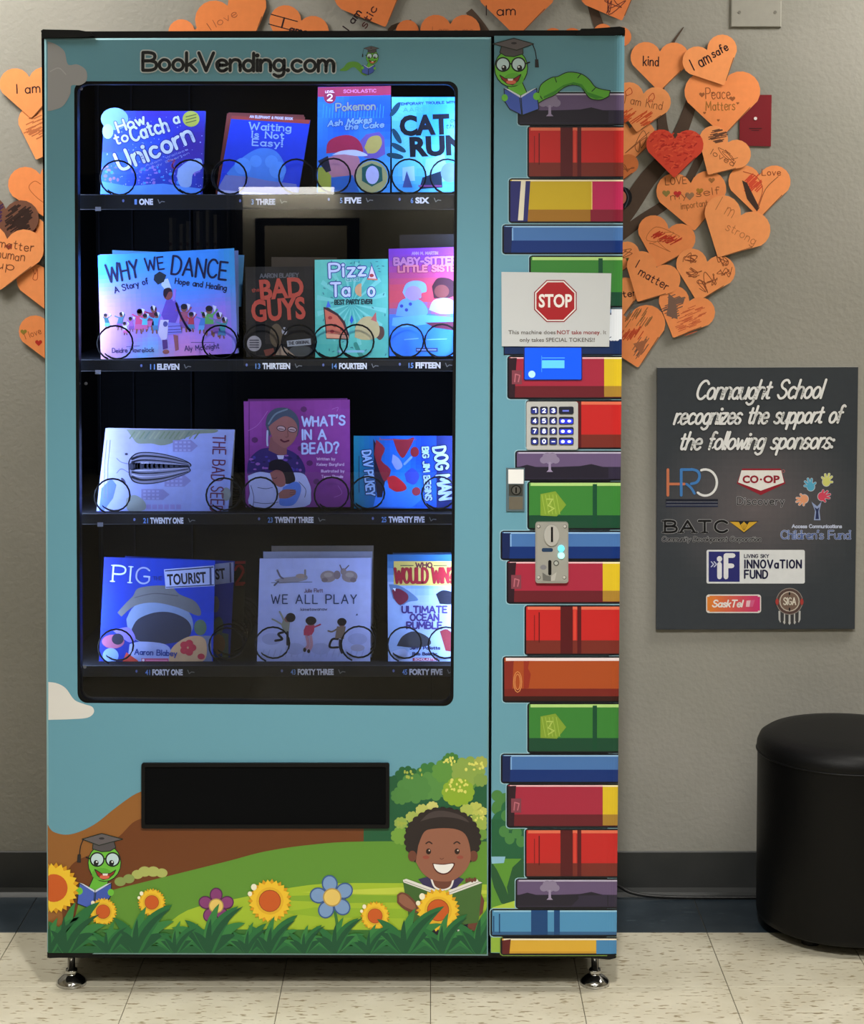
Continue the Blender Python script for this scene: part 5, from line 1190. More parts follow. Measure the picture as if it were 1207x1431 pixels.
def art(m, q):
    n = smooth_noise(90)
    m.grid(q, lambda u, v: mixc((176,186,238), (190,200,246), max(0, min(1, .5+n(u, v)))), 10, .5)
    K_ = (40,44,70)
    pen(m, 'WE ALL PLAY', (180,378), (614,378), 44, 6, (44,62,104), 4, gap=.32); pen(m, 'Julie Flett', (348,322), (442,320), 18, 3.4, (120,96,130), 4); pen(m, 'kimetawanaw', (330,415), (464,413), 14, 3.2, (110,112,150), 4)
    # fox rolling on its back, two rabbits
    m.poly(catmull([(195,260),(230,248),(300,240),(355,232),(360,255),(300,270),(220,276)], 4), (156,150,160), 2); m.s_([(210,208),(225,240),(240,250)], 9, (110,104,124), 2.4); m.s_([(352,208),(352,240)], 10, (150,140,140), 2.4); m.s_([(195,285),(215,265)], 9, (90,86,104), 2.4); m.s_([(180,272),(388,268)], 3, (90,96,120), 2.6, smooth=False); m.e(330, 238, 26, 12, (170,150,140), 2.5)
    for x, y in ((470,240),(580,240)): m.e(x, y, 40, 30, (156,140,140), 2); m.e(x+(-18 if x < 500 else 18), y+18, 16, 12, (130,114,116), 2.2); m.e(x, y-8, 22, 12, (180,166,160), 2.3)
    m.e(515, 232, 18, 22, (140,124,128), 2.4); m.e(548, 215, 15, 17, (150,136,136), 2.4); m.s_([(540,205),(530,182)], 6, (110,100,116), 2.5, smooth=False); m.s_([(555,205),(575,184)], 6, (110,100,116), 2.5, smooth=False)
    # three children jumping
    sk = (140,96,86); hr = (36,28,34)
    m.e(278, 450, 25, 24, hr, 3.4); m.e(262, 458, 16, 16, sk, 3.2); m.poly([(240,460),(275,470),(268,530),(245,525),(230,490)], (146,146,130), 3); m.s_([(245,468),(230,435),(222,420)], 9, (146,146,130), 3); m.s_([(240,490),(205,468),(184,458)], 8, (146,146,130), 3.1)
    m.s_([(240,525),(215,535),(235,560),(200,568)], 12, (34,32,46), 3); m.s_([(262,525),(262,560),(262,588)], 12, (34,32,46), 3)
    m.e(382, 466, 28, 22, hr, 3.4); m.e(382, 478, 20, 14, sk, 3.2); m.poly([(355,490),(400,488),(398,520),(382,545),(345,540),(345,515)], (190,54,92), 3); m.s_([(395,500),(415,492),(430,485)], 8, (190,54,92), 3); m.s_([(360,545),(368,590),(352,612)], 16, (190,140,160), 3); m.s_([(380,545),(385,590),(372,618)], 15, (196,146,166), 3.2); m.e(350, 615, 8, 11, hr, 3.4); m.e(370, 622, 8, 10, hr, 3.4)
    m.e(540, 472, 24, 20, hr, 3.4); m.e(540, 484, 17, 13, sk, 3.2); m.poly([(515,495),(560,495),(550,560),(505,555)], (130,110,96), 3); m.s_([(515,508),(490,522),(470,518)], 8, (130,110,96), 3.2); m.s_([(515,560),(482,570),(510,600),(480,605)] if False else [(520,560),(490,562),(478,600),(520,602)], 11, (34,32,46), 3); m.s_([(530,565),(530,600),(540,630)], 11, (34,32,46), 3)
    for cx, cy in ((180,560),(620,560),(300,610),(430,610)): m.e(cx, cy, 50, 30, (168,176,226), 1.2); 
    for i in range(18): x = 130+i*30; m.s_([(x,650),(x+12,615)], 5, (168,178,228), 1.4, smooth=False)
    m.poly([(610,440),(618,428),(622,438)], (60,66,110), 3); m.e(620, 605, 36, 18, (170,168,200), 1.6)
book([(180,84),(702,82),(700,680),(182,680)], BKY+.076, 'rearmost copy of the white picture book stack on the bottom shelf', T=TH_, cover=(150,140,134), thick=.008)
book([(138,113),(696,112),(694,684),(140,684)], BKY+.038, 'middle copy of the white picture book stack on the bottom shelf', T=TH_, cover=(176,184,216), thick=.008)
book([(120,148),(690,145),(685,688),(105,685)], BKY, 'white picture book with three jumping children and animals, front of its stack', art=art, T=TH_, cover=(184,190,224), thick=.010)

def art(m, q):
    n = smooth_noise(99)
    m.grid(q, lambda u, v: mixc((40,96,150), (150,176,222), max(0, min(1, v*4-.3+n(u, v)*.8))), 16, .5)
    m.poly([(805,162),(1112,162),(1112,288),(805,286)], (196,176,92), 2); m.s_([(840,184),(905,184)], 4, (60,60,50), 3, smooth=False); m.s_([(1010,184),(1075,184)], 4, (60,60,50), 3, smooth=False)
    pen(m, 'WHO', (918,194), (1000,194), 24, 7, (90,40,50), 3); pen(m, 'WOULD WIN?', (812,272), (1108,270), 72, 12, (150,28,44), 3, serif=.1, gap=.14, outline=(90,60,40), ow=3)
    m.poly(catmull([(780,280),(830,285),(890,320),(930,360),(880,370),(840,390),(800,350)], 4), (90,120,160), 2); m.poly(catmull([(795,310),(830,302),(875,330),(875,362),(835,385),(805,350)], 4), (110,30,56), 2.4); m.poly([(800,300),(815,300),(812,316)], (220,225,240), 3)
    m.poly(catmull([(1020,330),(1060,310),(1120,330),(1120,380),(1040,380)], 4), (24,28,44), 2); m.poly(catmull([(820,595),(850,545),(910,520),(980,550),(990,590),(900,605)], 4), (52,56,66), 2); m.poly(catmull([(1040,520),(1080,510),(1120,560),(1120,620),(1070,620)], 4), (120,40,50), 2)
    T_ = (58,44,110)
    for t, a, b, y in (('ULTIMATE', 848, 1076, 425), ('OCEAN', 890, 1034, 465), ('RUMBLE', 872, 1050, 506)): pen(m, t, (a,y), (b,y), 32, 9, T_, 4, outline=(160,176,226), ow=6)
    pen(m, 'Jerry Pallotta', (888,612), (1040,612), 14, 4.5, (40,44,90), 4); pen(m, 'Rob Bolster', (902,642), (1026,642), 14, 4.5, (40,44,90), 4); m.r(902, 656, 1028, 672, (150,40,70), 3); pen(m, 'SCHOLASTIC', (912,669), (1020,669), 10, 3, (220,190,210), 4)
    m.poly(catmull([(785,630),(860,610),(900,680),(790,680)], 3), (176,190,232), 1.8)
book([(772,128),(1150,128),(1150,684),(776,684)], BKY, 'sea-creature fact book with yellow title banner, bottom right of the machine', art=art, T=TH_, cover=(60,110,160))
book([(800,120),(1150,116),(1150,680),(800,680)], BKY+.038, 'second copy behind the sea-creature fact book', T=TH_, cover=(40,70,110))

# ================================================================ ON THE WALL
WY = WALL_Y-0.001
# paper notice taped on the control column
m = M(MY-0.003); pn = empty('paper_notice', P(777, 484, MY-0.003)); tag(pn, 'white laminated paper with red octagon, taped above the blue display', 'notice')
m = M(); m.prism([(700.5,380),(854,382),(851,484.5),(701,484)], MY-0.0052, MY-0.0046, (202,205,207)); m.build('sheet', LAMI, pn)
m = M(MY-0.0054, T=(670, 360, 5.11))
for R_, c, k in ((165,(140,24,34),1),(157,(232,228,224),2),(147,(168,26,36),3)): m.poly([(541+R_*math.cos(math.radians(22.5+45*i)), 310+R_*.985*math.sin(math.radians(22.5+45*i))) for i in range(8)], c, k)
face(m, 'STOP', (422,352), (660,352), 88, (236,232,228), 4, bold=.03)
m.build('stop_sign_print', LAMI, pn)
m = M(MY-0.0054, T=(670, 360, 5.11)); C1 = (84,76,68)
face(m, 'This machine does', (206,547), (542,547), 28, C1, 2, bold=.005); face(m, 'NOT take money', (552,547), (858,547), 28, (140,44,50), 2, bold=.015); face(m, '. It', (862,547), (904,547), 28, C1, 2)
face(m, 'only takes SPECIAL TOKENS!!', (286,601), (822,601), 28, C1, 2, bold=.008)
m.build('lettering', LAMI, pn)

# sponsor board
sb = empty('sponsor_board', P(1057, 878, WY)); tag(sb, 'dark charcoal board with white script and sponsor emblems, on the wall right of the machine', 'sign')
SY = WALL_Y-0.012
m = M(); m.prism([(918,514),(1199,513),(1194,879),(916.5,880)], SY, WALL_Y-0.001, (56,58,62), (150,148,142)); m.build('board', BOARD, sb)
m = M(SY, T=(900, 500, 3.668))
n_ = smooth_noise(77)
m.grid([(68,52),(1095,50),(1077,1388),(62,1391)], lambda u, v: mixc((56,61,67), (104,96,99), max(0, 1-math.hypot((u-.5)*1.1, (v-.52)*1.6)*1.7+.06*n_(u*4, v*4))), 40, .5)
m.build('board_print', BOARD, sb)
m = M(SY, T=(900, 500, 3.668)); W = (236,236,236)
for t, a, b, ya, yb in (('Connaught School', 262, 905, 212, 206), ('recognizes the support of', 152, 1005, 340, 332), ('the following sponsors:', 176, 960, 470, 464)):
    pen(m, t, (a, ya), (b, yb), 94 if 'C' in t else 88, 12.5, W, 4, slant=.32, gap=.13, join=True, outline=(24,26,30), ow=5)
m.build('lettering', BOARD, sb)
S2 = (900, 640, 3.932)
m = M(SY, T=S2)   # three linked letters
m.s_([(130,64),(130,205)], 15, (206,120,84), 3, smooth=False); m.s_([(130,143),(222,143)], 14, (206,120,84), 3, smooth=False)
m.s_([(203,205),(203,64),(262,64)], 15, (66,128,196), 3.5, smooth=False); m.s_([(258,62),(292,72),(304,100),(290,132),(258,142)], 15, (66,128,196), 3.5); m.s_([(232,143),(258,165),(276,195)], 14, (66,128,196), 3.5)
m.s_([(335+64*math.cos(t), 135+72*math.sin(t)) for t in [math.radians(a) for a in range(-110, 135, 12)]], 13, (236,236,236), 4, smooth=False)
m.r(118, 226, 405, 240, (24,28,44), 3); m.r(118, 243, 405, 256, (30,36,60), 3); m.r(118, 261, 405, 269, (36,44,74), 3)
for y in (241.5, 258): m.s_([(122,y),(402,y)], 2, (150,154,164), 4, smooth=False)
m.build('emblem', BOARD, sb)
m = M(SY, T=S2)   # shield
m.poly([(538,58),(750,58),(776,140),(640,204),(508,140)], (150,30,48), 2); m.poly([(534,68),(752,68),(768,134),(640,180),(516,134)], (236,234,230), 3)
face(m, 'CO', (540,136), (628,136), 38, (150,30,48), 4, bold=.04); face(m, 'OP', (654,136), (744,136), 38, (150,30,48), 4, bold=.04); m.e(641, 118, 6, 6, (150,30,48), 4, n=8)
pen(m, 'Discovery', (512,256), (768,256), 40, 5.5, (30,30,34), 3, outline=(176,174,178), ow=4)
m.s_([(764+8*math.cos(t), 72+8*math.sin(t)) for t in [i*.7 for i in range(10)]], 2, (200,110,110), 4, smooth=False)
m.build('emblem', BOARD, sb)
m = M(SY, T=S2)   # tree of four hands
def hand(x, y, a, c):
    m.e(x, y, 24, 26, (200,206,216), 2.5); m.e(x, y, 21, 23, c, 3)
    for d, l in ((-62,34),(-28,42),(0,46),(26,42),(70,32)):
        t = math.radians(a+d); m.s_([(x+12*math.cos(t), y+12*math.sin(t)), (x+l*math.cos(t), y+l*math.sin(t))], 15, (200,206,216), 2.6, smooth=False); m.s_([(x+12*math.cos(t), y+12*math.sin(t)), (x+l*math.cos(t), y+l*math.sin(t))], 11, c, 3.2, smooth=False)
hand(915,158,-110,(86,170,206)); hand(1000,132,-70,(214,214,120)); hand(880,225,-200,(232,160,120)); hand(975,212,-15,(216,70,96))
m.poly([(918,240),(938,290),(932,342),(968,342),(962,290),(974,240),(950,266)], (150,166,206), 2.6); m.poly([(935,270),(944,295),(940,336),(960,336),(956,295),(962,270),(950,280)], (40,50,90), 3)
pen(m, 'Access Communications', (812,384), (1084,384), 18, 5, (196,204,228), 3, gap=.14)
pen(m, "Children's Fund", (752,444), (1130,444), 44, 6, (88,110,170), 4, serif=.1, gap=.13, outline=(196,204,226), ow=4)
m.build('emblem', BOARD, sb)
m = M(SY, T=S2)   # four letters and a gold bird
pen(m, 'BATC', (114,408), (455,408), 62, 13, (10,10,13), 4, serif=.15, gap=.22, outline=(168,168,170), ow=5)
m.poly([(466,346),(628,346),(548,414)], (30,30,34), 2); m.poly([(470,350),(520,352),(528,368),(548,350),(566,368),(576,352),(622,350),(548,408)], (216,170,52), 3)
for i in range(4): m.s_([(530+i*12,366),(545+i*2,396)], 2, (120,90,30), 4, smooth=False)
pen(m, 'Community Development Corporation', (96,458), (640,458), 26, 4, (24,24,28), 3, slant=.2, gap=.1, outline=(172,172,174), ow=3.5)
m.build('emblem', BOARD, sb)
m = M(SY, T=S2)   # white panel with navy block
m.poly(rrect(342,505,882,690,10), (226,228,230), 2); m.r(354, 514, 524, 680, (42,44,116), 3)
pen(m, 'iF', (412,654), (488,654), 118, 26, (234,234,238), 4, gap=.45)
for x in (368, 384): m.s_([(x,570),(x+13,584),(x,598)], 6, (200,204,230), 4, smooth=False)
pen(m, 'LIVING SKY', (550,548), (684,548), 18, 4, (40,42,70), 4, gap=.2); pen(m, 'INNOVaTION', (552,604), (862,604), 42, 9, (24,26,62), 4, gap=.28); pen(m, 'FUND', (552,660), (676,660), 42, 9, (24,26,62), 4, gap=.26)
m.build('emblem', BOARD, sb)
m = M(SY, T=S2)   # orange to pink plate
m.poly(rrect(340,750,642,852,16), (226,220,216), 2)
for i in range(24):
    t = i/23; a = 346+290*i/24; m.r(a, 757 if 0 < i < 23 else 763, a+290/24, 845 if 0 < i < 23 else 839, mixc((232,136,52), (206,52,116), t), 3)
pen(m, 'SaskTel', (374,818), (536,818), 36, 8, (240,232,228), 4, slant=.25, gap=.14); m.poly([(562,784),(608,780),(596,818),(558,818)], (236,190,200), 4); m.poly([(584,782),(608,780),(596,818),(578,818)], (214,96,140), 5)
m.build('emblem', BOARD, sb)
m = M(SY, T=S2)   # round seal with feathers
for t in range(9): a = (t-4)*.22; x = 798+66*math.sin(a); m.poly([(x-10,840),(x+10,840),(x+9,880+24*math.cos(a*1.4)),(x,900+18*math.cos(a*1.4)),(x-9,880+24*math.cos(a*1.4))], (190,190,188) if t % 2 == 0 else (60,60,62), 3+.3*(t % 2))
m.e(798, 788, 74, 74, (150,140,132), 4); m.e(798, 788, 70, 70, (84,64,60), 4.5); m.e(798, 788, 56, 56, (196,184,170), 5); m.e(798, 788, 50, 50, (118,96,84), 5.5)
for x in (730, 866): m.e(x, 790, 9, 18, (170,60,56), 6)
pen(m, 'SIGA', (766,806), (832,806), 38, 6, (222,214,200), 7, gap=.2); m.s_([(798,740),(798,750)], 8, (20,20,22), 7, smooth=False); m.s_([(798,826),(798,838)], 8, (20,20,22), 7, smooth=False)
m.build('emblem', BOARD, sb)

# wall plates
t = empty('blank_wall_plate', P(1057, 36, WY)); tag(t, 'blank cover plate painted wall grey, high on the wall', 'wall plate')
m = M(); 
a, b = P(1021, 38, WALL_Y-.006), P(1092, -5, WALL_Y-.006); m.cbox(a[0], b[0], WALL_Y-.006, WALL_Y-.0005, a[2], b[2], (160,157,148), .002); m.build('plate', PAPER, t)
for u in (1033, 1083): 
    m = M(); p = P(u, 17, WALL_Y-.006); m.prism([(u+2.3*math.cos(k), 17+2.3*math.sin(k)) for k in [i*.6283 for i in range(10)]], WALL_Y-.0068, WALL_Y-.005, (124,120,112)); m.build('screw', PAPER, t)
t = empty('red_wall_plate', P(1056, 204, WY)); tag(t, 'dark red wall plate with a tiny white button, behind the hearts', 'wall plate')
m = M(); m.prism([(1033.5,132.5),(1078,132.5),(1077,204.5),(1033,203.5)], WALL_Y-.0035, WALL_Y-.0005, (128,20,34), (100,16,28)); m.build('plate', PLASTIC, t)
m = M(); m.prism([(1055.5+2.3*math.cos(k), 165.5+2.3*math.sin(k)) for k in [i*.6283 for i in range(10)]], WALL_Y-.0055, WALL_Y-.003, (235,225,225)); m.build('button', PLASTIC, t)
m = M(WALL_Y-.0037); m.s_([(1047,179.5),(1064,179.5)], 1.3, (70,10,20), 1, smooth=False); m.s_([(1050,182.3),(1060,182.3)], 1, (70,10,20), 1, smooth=False); m.build('lettering', PLASTIC, t)

# paper tree: branches of brown paper
BR = (84,66,54)
def branch(pts, w0, w1, label, z=0.0012):
    p = catmull(pts, 5); n = len(p); L_, R_ = [], []
    for i, a in enumerate(p):
        q0, q1 = p[max(i-1, 0)], p[min(i+1, n-1)]; d = math.hypot(q1[0]-q0[0], q1[1]-q0[1]) or 1
        w_ = (w0+(w1-w0)*i/(n-1))/2; nx, ny = -(q1[1]-q0[1])/d*w_, (q1[0]-q0[0])/d*w_
        L_.append((a[0]+nx, a[1]+ny)); R_.append((a[0]-nx, a[1]-ny))
    m = M(); m.prism(L_+R_[::-1], WALL_Y-z, WALL_Y-.0002, BR, shade(BR, .8)); o = m.build('paper_branch', PAPER); tag(o, label, 'paper branch', 'branches of the brown paper tree')
branch([(840,330),(872,298),(905,250),(935,215),(955,175),(968,135),(972,110)], 30, 12, 'broad brown paper branch rising from the machine to the big right-hand heart', .0018)
branch([(840,350),(868,328),(898,306),(930,285),(955,262),(968,240),(984,208)], 17, 10, 'thin brown paper branch curving under the multi-heart paper heart', .0014)
branch([(928,190),(925,165),(924,118),(935,70),(955,38)], 16, 1.0, 'tall brown paper twig ending in a point above the top right hearts', .0024)
branch([(850,80),(838,40),(828,10),(822,-20)], 15, 12, 'brown paper branch above the top right corner of the machine')
branch([(690,70),(672,38),(655,15)], 18, 10, 'brown paper branch end peeking out above the machine between two hearts')
branch([(560,70),(545,42),(575,30)], 8, 6, 'short brown paper twig just above the machine top')
# black round cut-out half hidden by the machine
m = M(); m.prism([(870+13*math.cos(k*.35), 276+15*math.sin(k*.35)) for k in range(18)], WALL_Y-.006, WALL_Y-.0045, (14,16,22)); o = empty('paper_cutout', P(870, 276, WALL_Y-.005)); tag(o, 'small black round paper cut-out at the right edge of the machine', 'paper cutout')
m.build('disc', PAPER, o)
m = M(WALL_Y-.0062); m.e(869, 276, 6, 9, (196,110,90), 1); m.s_([(872,262),(878,276),(873,290)], 1.5, (70,74,84), 1.2); m.build('drawing', PAPER, o)

# ---- the paper hearts
def heart_outline(cx, cy, w_, ang, n=11):
    """cx, cy is the middle; ang turns the tip (0 = straight down)"""
    r = .26; ox, oy = .24, .12; pts = []
    tip = (0, -.46)
    def arc(sx, a0, a1):
        for i in range(n): 
            a = math.radians(a0+(a1-a0)*i/(n-1)); pts.append((sx*ox+r*math.cos(a), oy+r*math.sin(a)))
    arc(1, 157, -32); pts.append((tip[0]+.012, tip[1]+.008)); pts.append((tip[0]-.012, tip[1]+.008)); arc(-1, 212, 23)
    c, s = math.cos(ang), math.sin(ang)
    return [(cx+(x*c+y*s)*w_, cy+(x*s-y*c)*w_) for x, y in pts]
OR_ = (255,163,100)
def heart(notch, tip, w_, label, lift, art=None, col=None, seed=0, name='paper_heart'):
    dx, dy = tip[0]-notch[0], tip[1]-notch[1]; d = math.hypot(dx, dy)
    ang = math.atan2(-dx, dy); w_ = w_ or d/.66
    cx, cy = notch[0]+dx/d*w_*.22, notch[1]+dy/d*w_*.22      # notch lies .22 above the middle
    r = random.Random(seed*7+1); ax, ay = r.uniform(-.00002, .00003), r.uniform(-.00003, .00001)
    D = lambda u, v: WALL_Y-.0015-lift*.0024-.0012-(u-cx)*ax-(v-cy)*ay-abs(ax)*w_/2-abs(ay)*w_/2
    col = col or mixc(OR_, (250,150,88), r.random())
    out = heart_outline(cx, cy, w_, ang)
    m = M(D)
    fr = [m.pt(p) for p in out]; bk = [(p[0], p[1]+.0007, p[2]) for p in fr]; c = m.pt((cx, cy))
    m.fan((cx, cy), out, col, 0)
    n = len(out)
    for i in range(n): j = (i+1) % n; m.face([fr[i], fr[j], bk[j], bk[i]], shade(col, .8))
    m.face(bk, shade(col, .8))
    h = empty('paper_heart', c); tag(h, label, 'paper heart', 'orange paper hearts on the wall')
    m.build('heart_shape', PAPER, h)
    ca, sa = math.cos(ang), math.sin(ang)
    loc = lambda x, y: (cx+(x*ca+y*sa)*w_, cy+(x*sa-y*ca)*w_)
    m = M(D, step=.00012)
    if art: art(m, loc, w_, cx, cy)
    # credit line of small print along the right-hand edge of every heart
    m.s_([loc(.07, -.40), loc(.36, -.10)], 1.1, shade(col, .6), 1, smooth=False)
    m.build('drawing', PAPER, h)
def scrib(m, loc, x0, y0, x1, y1, n, col, wd, sd=1):
    r = random.Random(sd); pts = [loc(r.uniform(x0, x1), r.uniform(y0, y1)) for _ in range(n)]
    m.s_(pts, wd, col, 1, cap=False)
def hatch(m, loc, x0, y0, x1, y1, n, col, wd, sd=1):
    r = random.Random(sd)
    for i in range(n):
        x = x0+(x1-x0)*r.random(); y = y0+(y1-y0)*r.random(); l = .10
        m.s_([loc(x-l/2, y-l/2), loc(x+l/2, y+l/2)], wd, col, 1, smooth=False, cap=False)
BRN, INK, RED, GRN, PUR = (150,84,48), (40,24,30), (206,60,34), (120,120,60), (84,52,90)
def wr(lines, col, wd, jit=.05):
    def f(m, loc, w_, cx, cy):
        for t, x0, x1, y, h in lines: pen(m, t, loc(x0, y), loc(x1, y), h*w_, wd, col, 2, jit=jit, gap=.22)
    return f
def mini(m, p, s, col):
    m.poly(heart_outline(p[0], p[1], s, 0, 5), col, 2)
# right-hand cluster, lowest layer first
heart((880,180), (878,225), 72, 'orange paper heart with faint pencil, under the red heart and beside the machine', 0, lambda m, l, w_, x, y: scrib(m, l, -.1, -.3, .4, .2, 9, BRN, .9, 2), seed=1)
heart((866,222), (860,260), 54, 'small dark-orange paper heart half hidden by the machine above the black cut-out', 1, lambda m, l, w_, x, y: scrib(m, l, 0, -.1, .4, .2, 8, BRN, 1, 3), col=(222,124,68), seed=2)
def a(m, l, w_, x, y):
    pen(m, 'I am Kind', l(-.3, .0), l(.36, .0), .14*w_, .8, BRN, 2, jit=.05); hatch(m, l, -.3, -.3, .2, -.1, 40, (224,90,44), 1.4, 4)
    m.s_([l(.1,.18), l(.16,.26), l(.2,.18), l(.13,.1), l(.1,.18)], .8, RED, 2); m.s_([l(-.32,.2), l(-.25,.28), l(-.2,.2), l(-.28,.14), l(-.32,.2)], .8, RED, 2)
heart((899,131), (890,181), 80, 'orange paper heart with faint outlined hearts and a red-shaded tip, touching the machine', 2, a, seed=3)
heart((922,72), (921,118), 82, 'orange paper heart reading kind, topmost beside the machine', 1, wr([('kind', -.28, -.02, -.02, .16)], INK, 1.5), seed=4)
def a(m, l, w_, x, y):
    pen(m, 'Peace', l(-.22,.02), l(.1,.02), .14*w_, 1.1, BRN, 2, jit=.05); pen(m, 'Matters', l(-.22,-.13), l(.16,-.13), .12*w_, 1.3, (170,110,50), 2, jit=.05)
    for px, py, s in ((-.27,.08,8),(.13,.02,8),(-.13,.1,4),(.2,-.04,4),(-.24,-.16,4),(-.06,-.26,4)): mini(m, l(px, py), s, (160,92,50))
heart((1009,117), (1010,177), 106, 'large orange paper heart reading peace matters, in front of the red wall plate', 2, a, seed=5)
heart((988,70), (1008,112), 80, 'orange paper heart reading I am safe in black ink', 4, wr([('I am', -.36, -.02, .0, .2), ('safe', .04, .34, .06, .14)], INK, 1.7), seed=6)
def a(m, l, w_, x, y):
    pen(m, 'LOVE', l(-.36,.22), l(-.06,.22), .1*w_, 1, BRN, 2); pen(m, 'my self', l(-.3,-.0), l(.4,.04), .1*w_, .9, BRN, 2)
    for px, py, s, c in ((-.36,.1,11,(150,130,70)),(-.2,.08,11,(206,50,50)),(-.03,.04,13,(160,120,90)),(.12,.1,10,(180,130,50)),(.3,.24,9,(170,110,60))): mini(m, l(px, py), s, c)
    pen(m, 'important', l(-.16,-.14), l(.22,-.12), .09*w_, .9, (170,104,56), 2)
heart((965,256), (969,311), 98, 'orange paper heart with a row of small coloured hearts, below the red one', 1, a, seed=7)
def a(m, l, w_, x, y):
    hatch(m, l, -.3, .12, -.12, .32, 26, (110,70,50), 1.4, 5); scrib(m, l, -.1, -.1, .4, .12, 10, BRN, .8, 6); pen(m, 'loved', l(-.16,-.12), l(.3,-.1), .1*w_, .9, BRN, 2)
heart((1017,199), (991,241), 78, 'orange paper heart with a smudged brown patch at its upper left', 3, a, seed=8)
def a(m, l, w_, x, y):
    m.poly([l(-.28,.14), l(-.2,.1), l(.0,-.3), l(-.04,-.36), l(-.2,-.16)], (70,48,40), 2); hatch(m, l, -.2, -.05, .0, .2, 30, (224,80,50), 1.8, 8)
    m.s_([l(-.26,.28), l(-.05,.2), l(.05,0), l(-.02,-.25)], 1, (190,80,50), 2); m.s_([l(.3,.2), l(.1,.0), l(-.02,-.3)], 1, BRN, 2); pen(m, 'Love', l(.04,.22), l(.34,.22), .1*w_, 1, (150,70,40), 2)
heart((1061,245), (1061,291), 87, 'orange paper heart with a black crescent and red scribble, rightmost of all', 1, a, seed=9)
heart((1035,301), (1007,352), 98, 'largest plain orange paper heart with faint pencil words, right of the machine', 4, wr([('I m', -.36, -.1, .12, .2), ('strong', -.1, .36, -.06, .12)], (200,120,70), .9), seed=10)
heart((934,320), (920,365), 82, 'orange paper heart with a red streak across its middle', 2, lambda m, l, w_, x, y: (hatch(m, l, -.2, .02, .22, .1, 30, (196,52,30), 1.4, 12), scrib(m, l, -.3, -.2, .3, .25, 12, (200,110,60), .8, 13)), seed=11)
heart((862,345), (854,385), 66, 'orange paper heart with a green blot, mostly behind the machine', 1, lambda m, l, w_, x, y: (mini(m, l(.3,-.0), 8, (90,100,50)), scrib(m, l, .05, -.05, .45, .25, 8, BRN, .8, 14)), seed=12)
heart((917,374), (893,417), 80, 'orange paper heart reading I matter in thin dark letters', 4, wr([('I', -.34, -.30, .05, .14), ('matter', -.22, .34, -.04, .14)], (76,40,36), 1.4), seed=13)
heart((988,366), (977,409), 84, 'orange paper heart densely covered in small brown drawings', 3, lambda m, l, w_, x, y: [scrib(m, l, x0, y0, x0+.24, y0+.2, 14, (150,80,44), 1, 20+i) for i, (x0, y0) in enumerate(((-.4,.1),(-.3,-.1),(.0,-.15),(.2,.05),(-.1,-.3),(.12,.2)))] and None, seed=14)
heart((856,402), (862,440), 72, 'orange paper heart with the word matter running out from behind the machine', 2, wr([('I matter', -.3, .42, .0, .12)], (60,34,36), 1.3), seed=15)
def a(m, l, w_, x, y):
    m.poly([l(p, q) for p, q in ((-.38,.2),(-.24,.16),(-.1,.26),(-.08,.16),(-.18,.08),(-.06,-.14),(-.26,-.16),(-.3,.0))], (128,98,84), 2); hatch(m, l, -.36, -.12, -.1, .2, 24, (104,84,76), 1.2, 15)
    hatch(m, l, .0, -.3, .3, .2, 40, (214,100,60), 1, 16)
heart((963,421), (944,464), 82, 'orange paper heart with a grey-brown scribbled shape, lowest right', 3, a, seed=16)
def a(m, l, w_, x, y):
    hatch(m, l, -.02, .1, .3, .3, 26, (150,100,60), 1, 17); hatch(m, l, -.3, -.04, .16, .06, 30, (206,80,44), 1.4, 18); m.poly([l(.0,-.12), l(.2,-.1), l(.08,-.3)], (170,104,70), 2); hatch(m, l, .0, -.3, .2, -.1, 20, (130,90,70), 1, 19)
heart((878,447), (890,507), 100, 'large orange paper heart at the lower right edge of the machine with grey pencil', 4, a, seed=17)
def a(m, l, w_, x, y):
    r = random.Random(3)
    for i in range(170):
        p, q = r.uniform(-.44, .44), r.uniform(-.36, .34)
        if (q < .1 and abs(p) > .44+(q-.1)*.9) or (q > .16 and abs(abs(p)-.24) > .2): continue
        aa = r.uniform(-.6, 1.0); m.s_([l(p-.04*math.cos(aa), q-.04*math.sin(aa)), l(p+.04*math.cos(aa), q+.04*math.sin(aa))], 2, r.choice([(214,60,42), (190,44,34), (232,88,58)]), 1, smooth=False, cap=False)
heart((943,194), (942,238), 80, 'paper heart crayoned all over in red', 5, a, col=(222,72,50), seed=18)
# above the machine; the dimmer light there is put into their darker orange
heart((722,-22), (722,58), 108, 'large orange paper heart reading I am fam, centred above the control column', 2, wr([('I am', -.4, -.02, -.18, .12)], INK, 1.4), seed=19, col=(232,130,72))
def a(m, l, w_, x, y): pen(m, 'fam', (706,9), (728,-2), 11, 1.5, INK, 2); pen(m, 'STIC', l(-.2,-.1), l(.1,-.14), .1*w_, 1, INK, 2)
heart((848,-26), (869,29), 86, 'orange paper heart with dark scrawl, tip just above the top right machine corner', 3, lambda m, l, w_, x, y: scrib(m, l, -.2, -.3, .2, .0, 12, (110,50,40), 1.2, 31), seed=20, col=(238,134,76))
heart((856,44), (850,80), 54, 'orange paper heart rising just behind the right black hinge', 1, None, seed=21, col=(238,134,76))
heart((786,48), (786,86), 56, 'small orange paper heart whose top peeks over the control column', 1, None, seed=22, col=(228,124,66))
heart((629,34), (629,72), 84, 'orange paper heart with two round lobes and faint pencil above the door', 2, wr([('I am a me', -.3, .38, .06, .12)], (190,104,60), 1.0), seed=23, col=(226,126,70))
heart((584,50), (560,74), 62, 'orange paper heart showing only one small lobe above the door', 1, None, seed=24, col=(222,122,66))
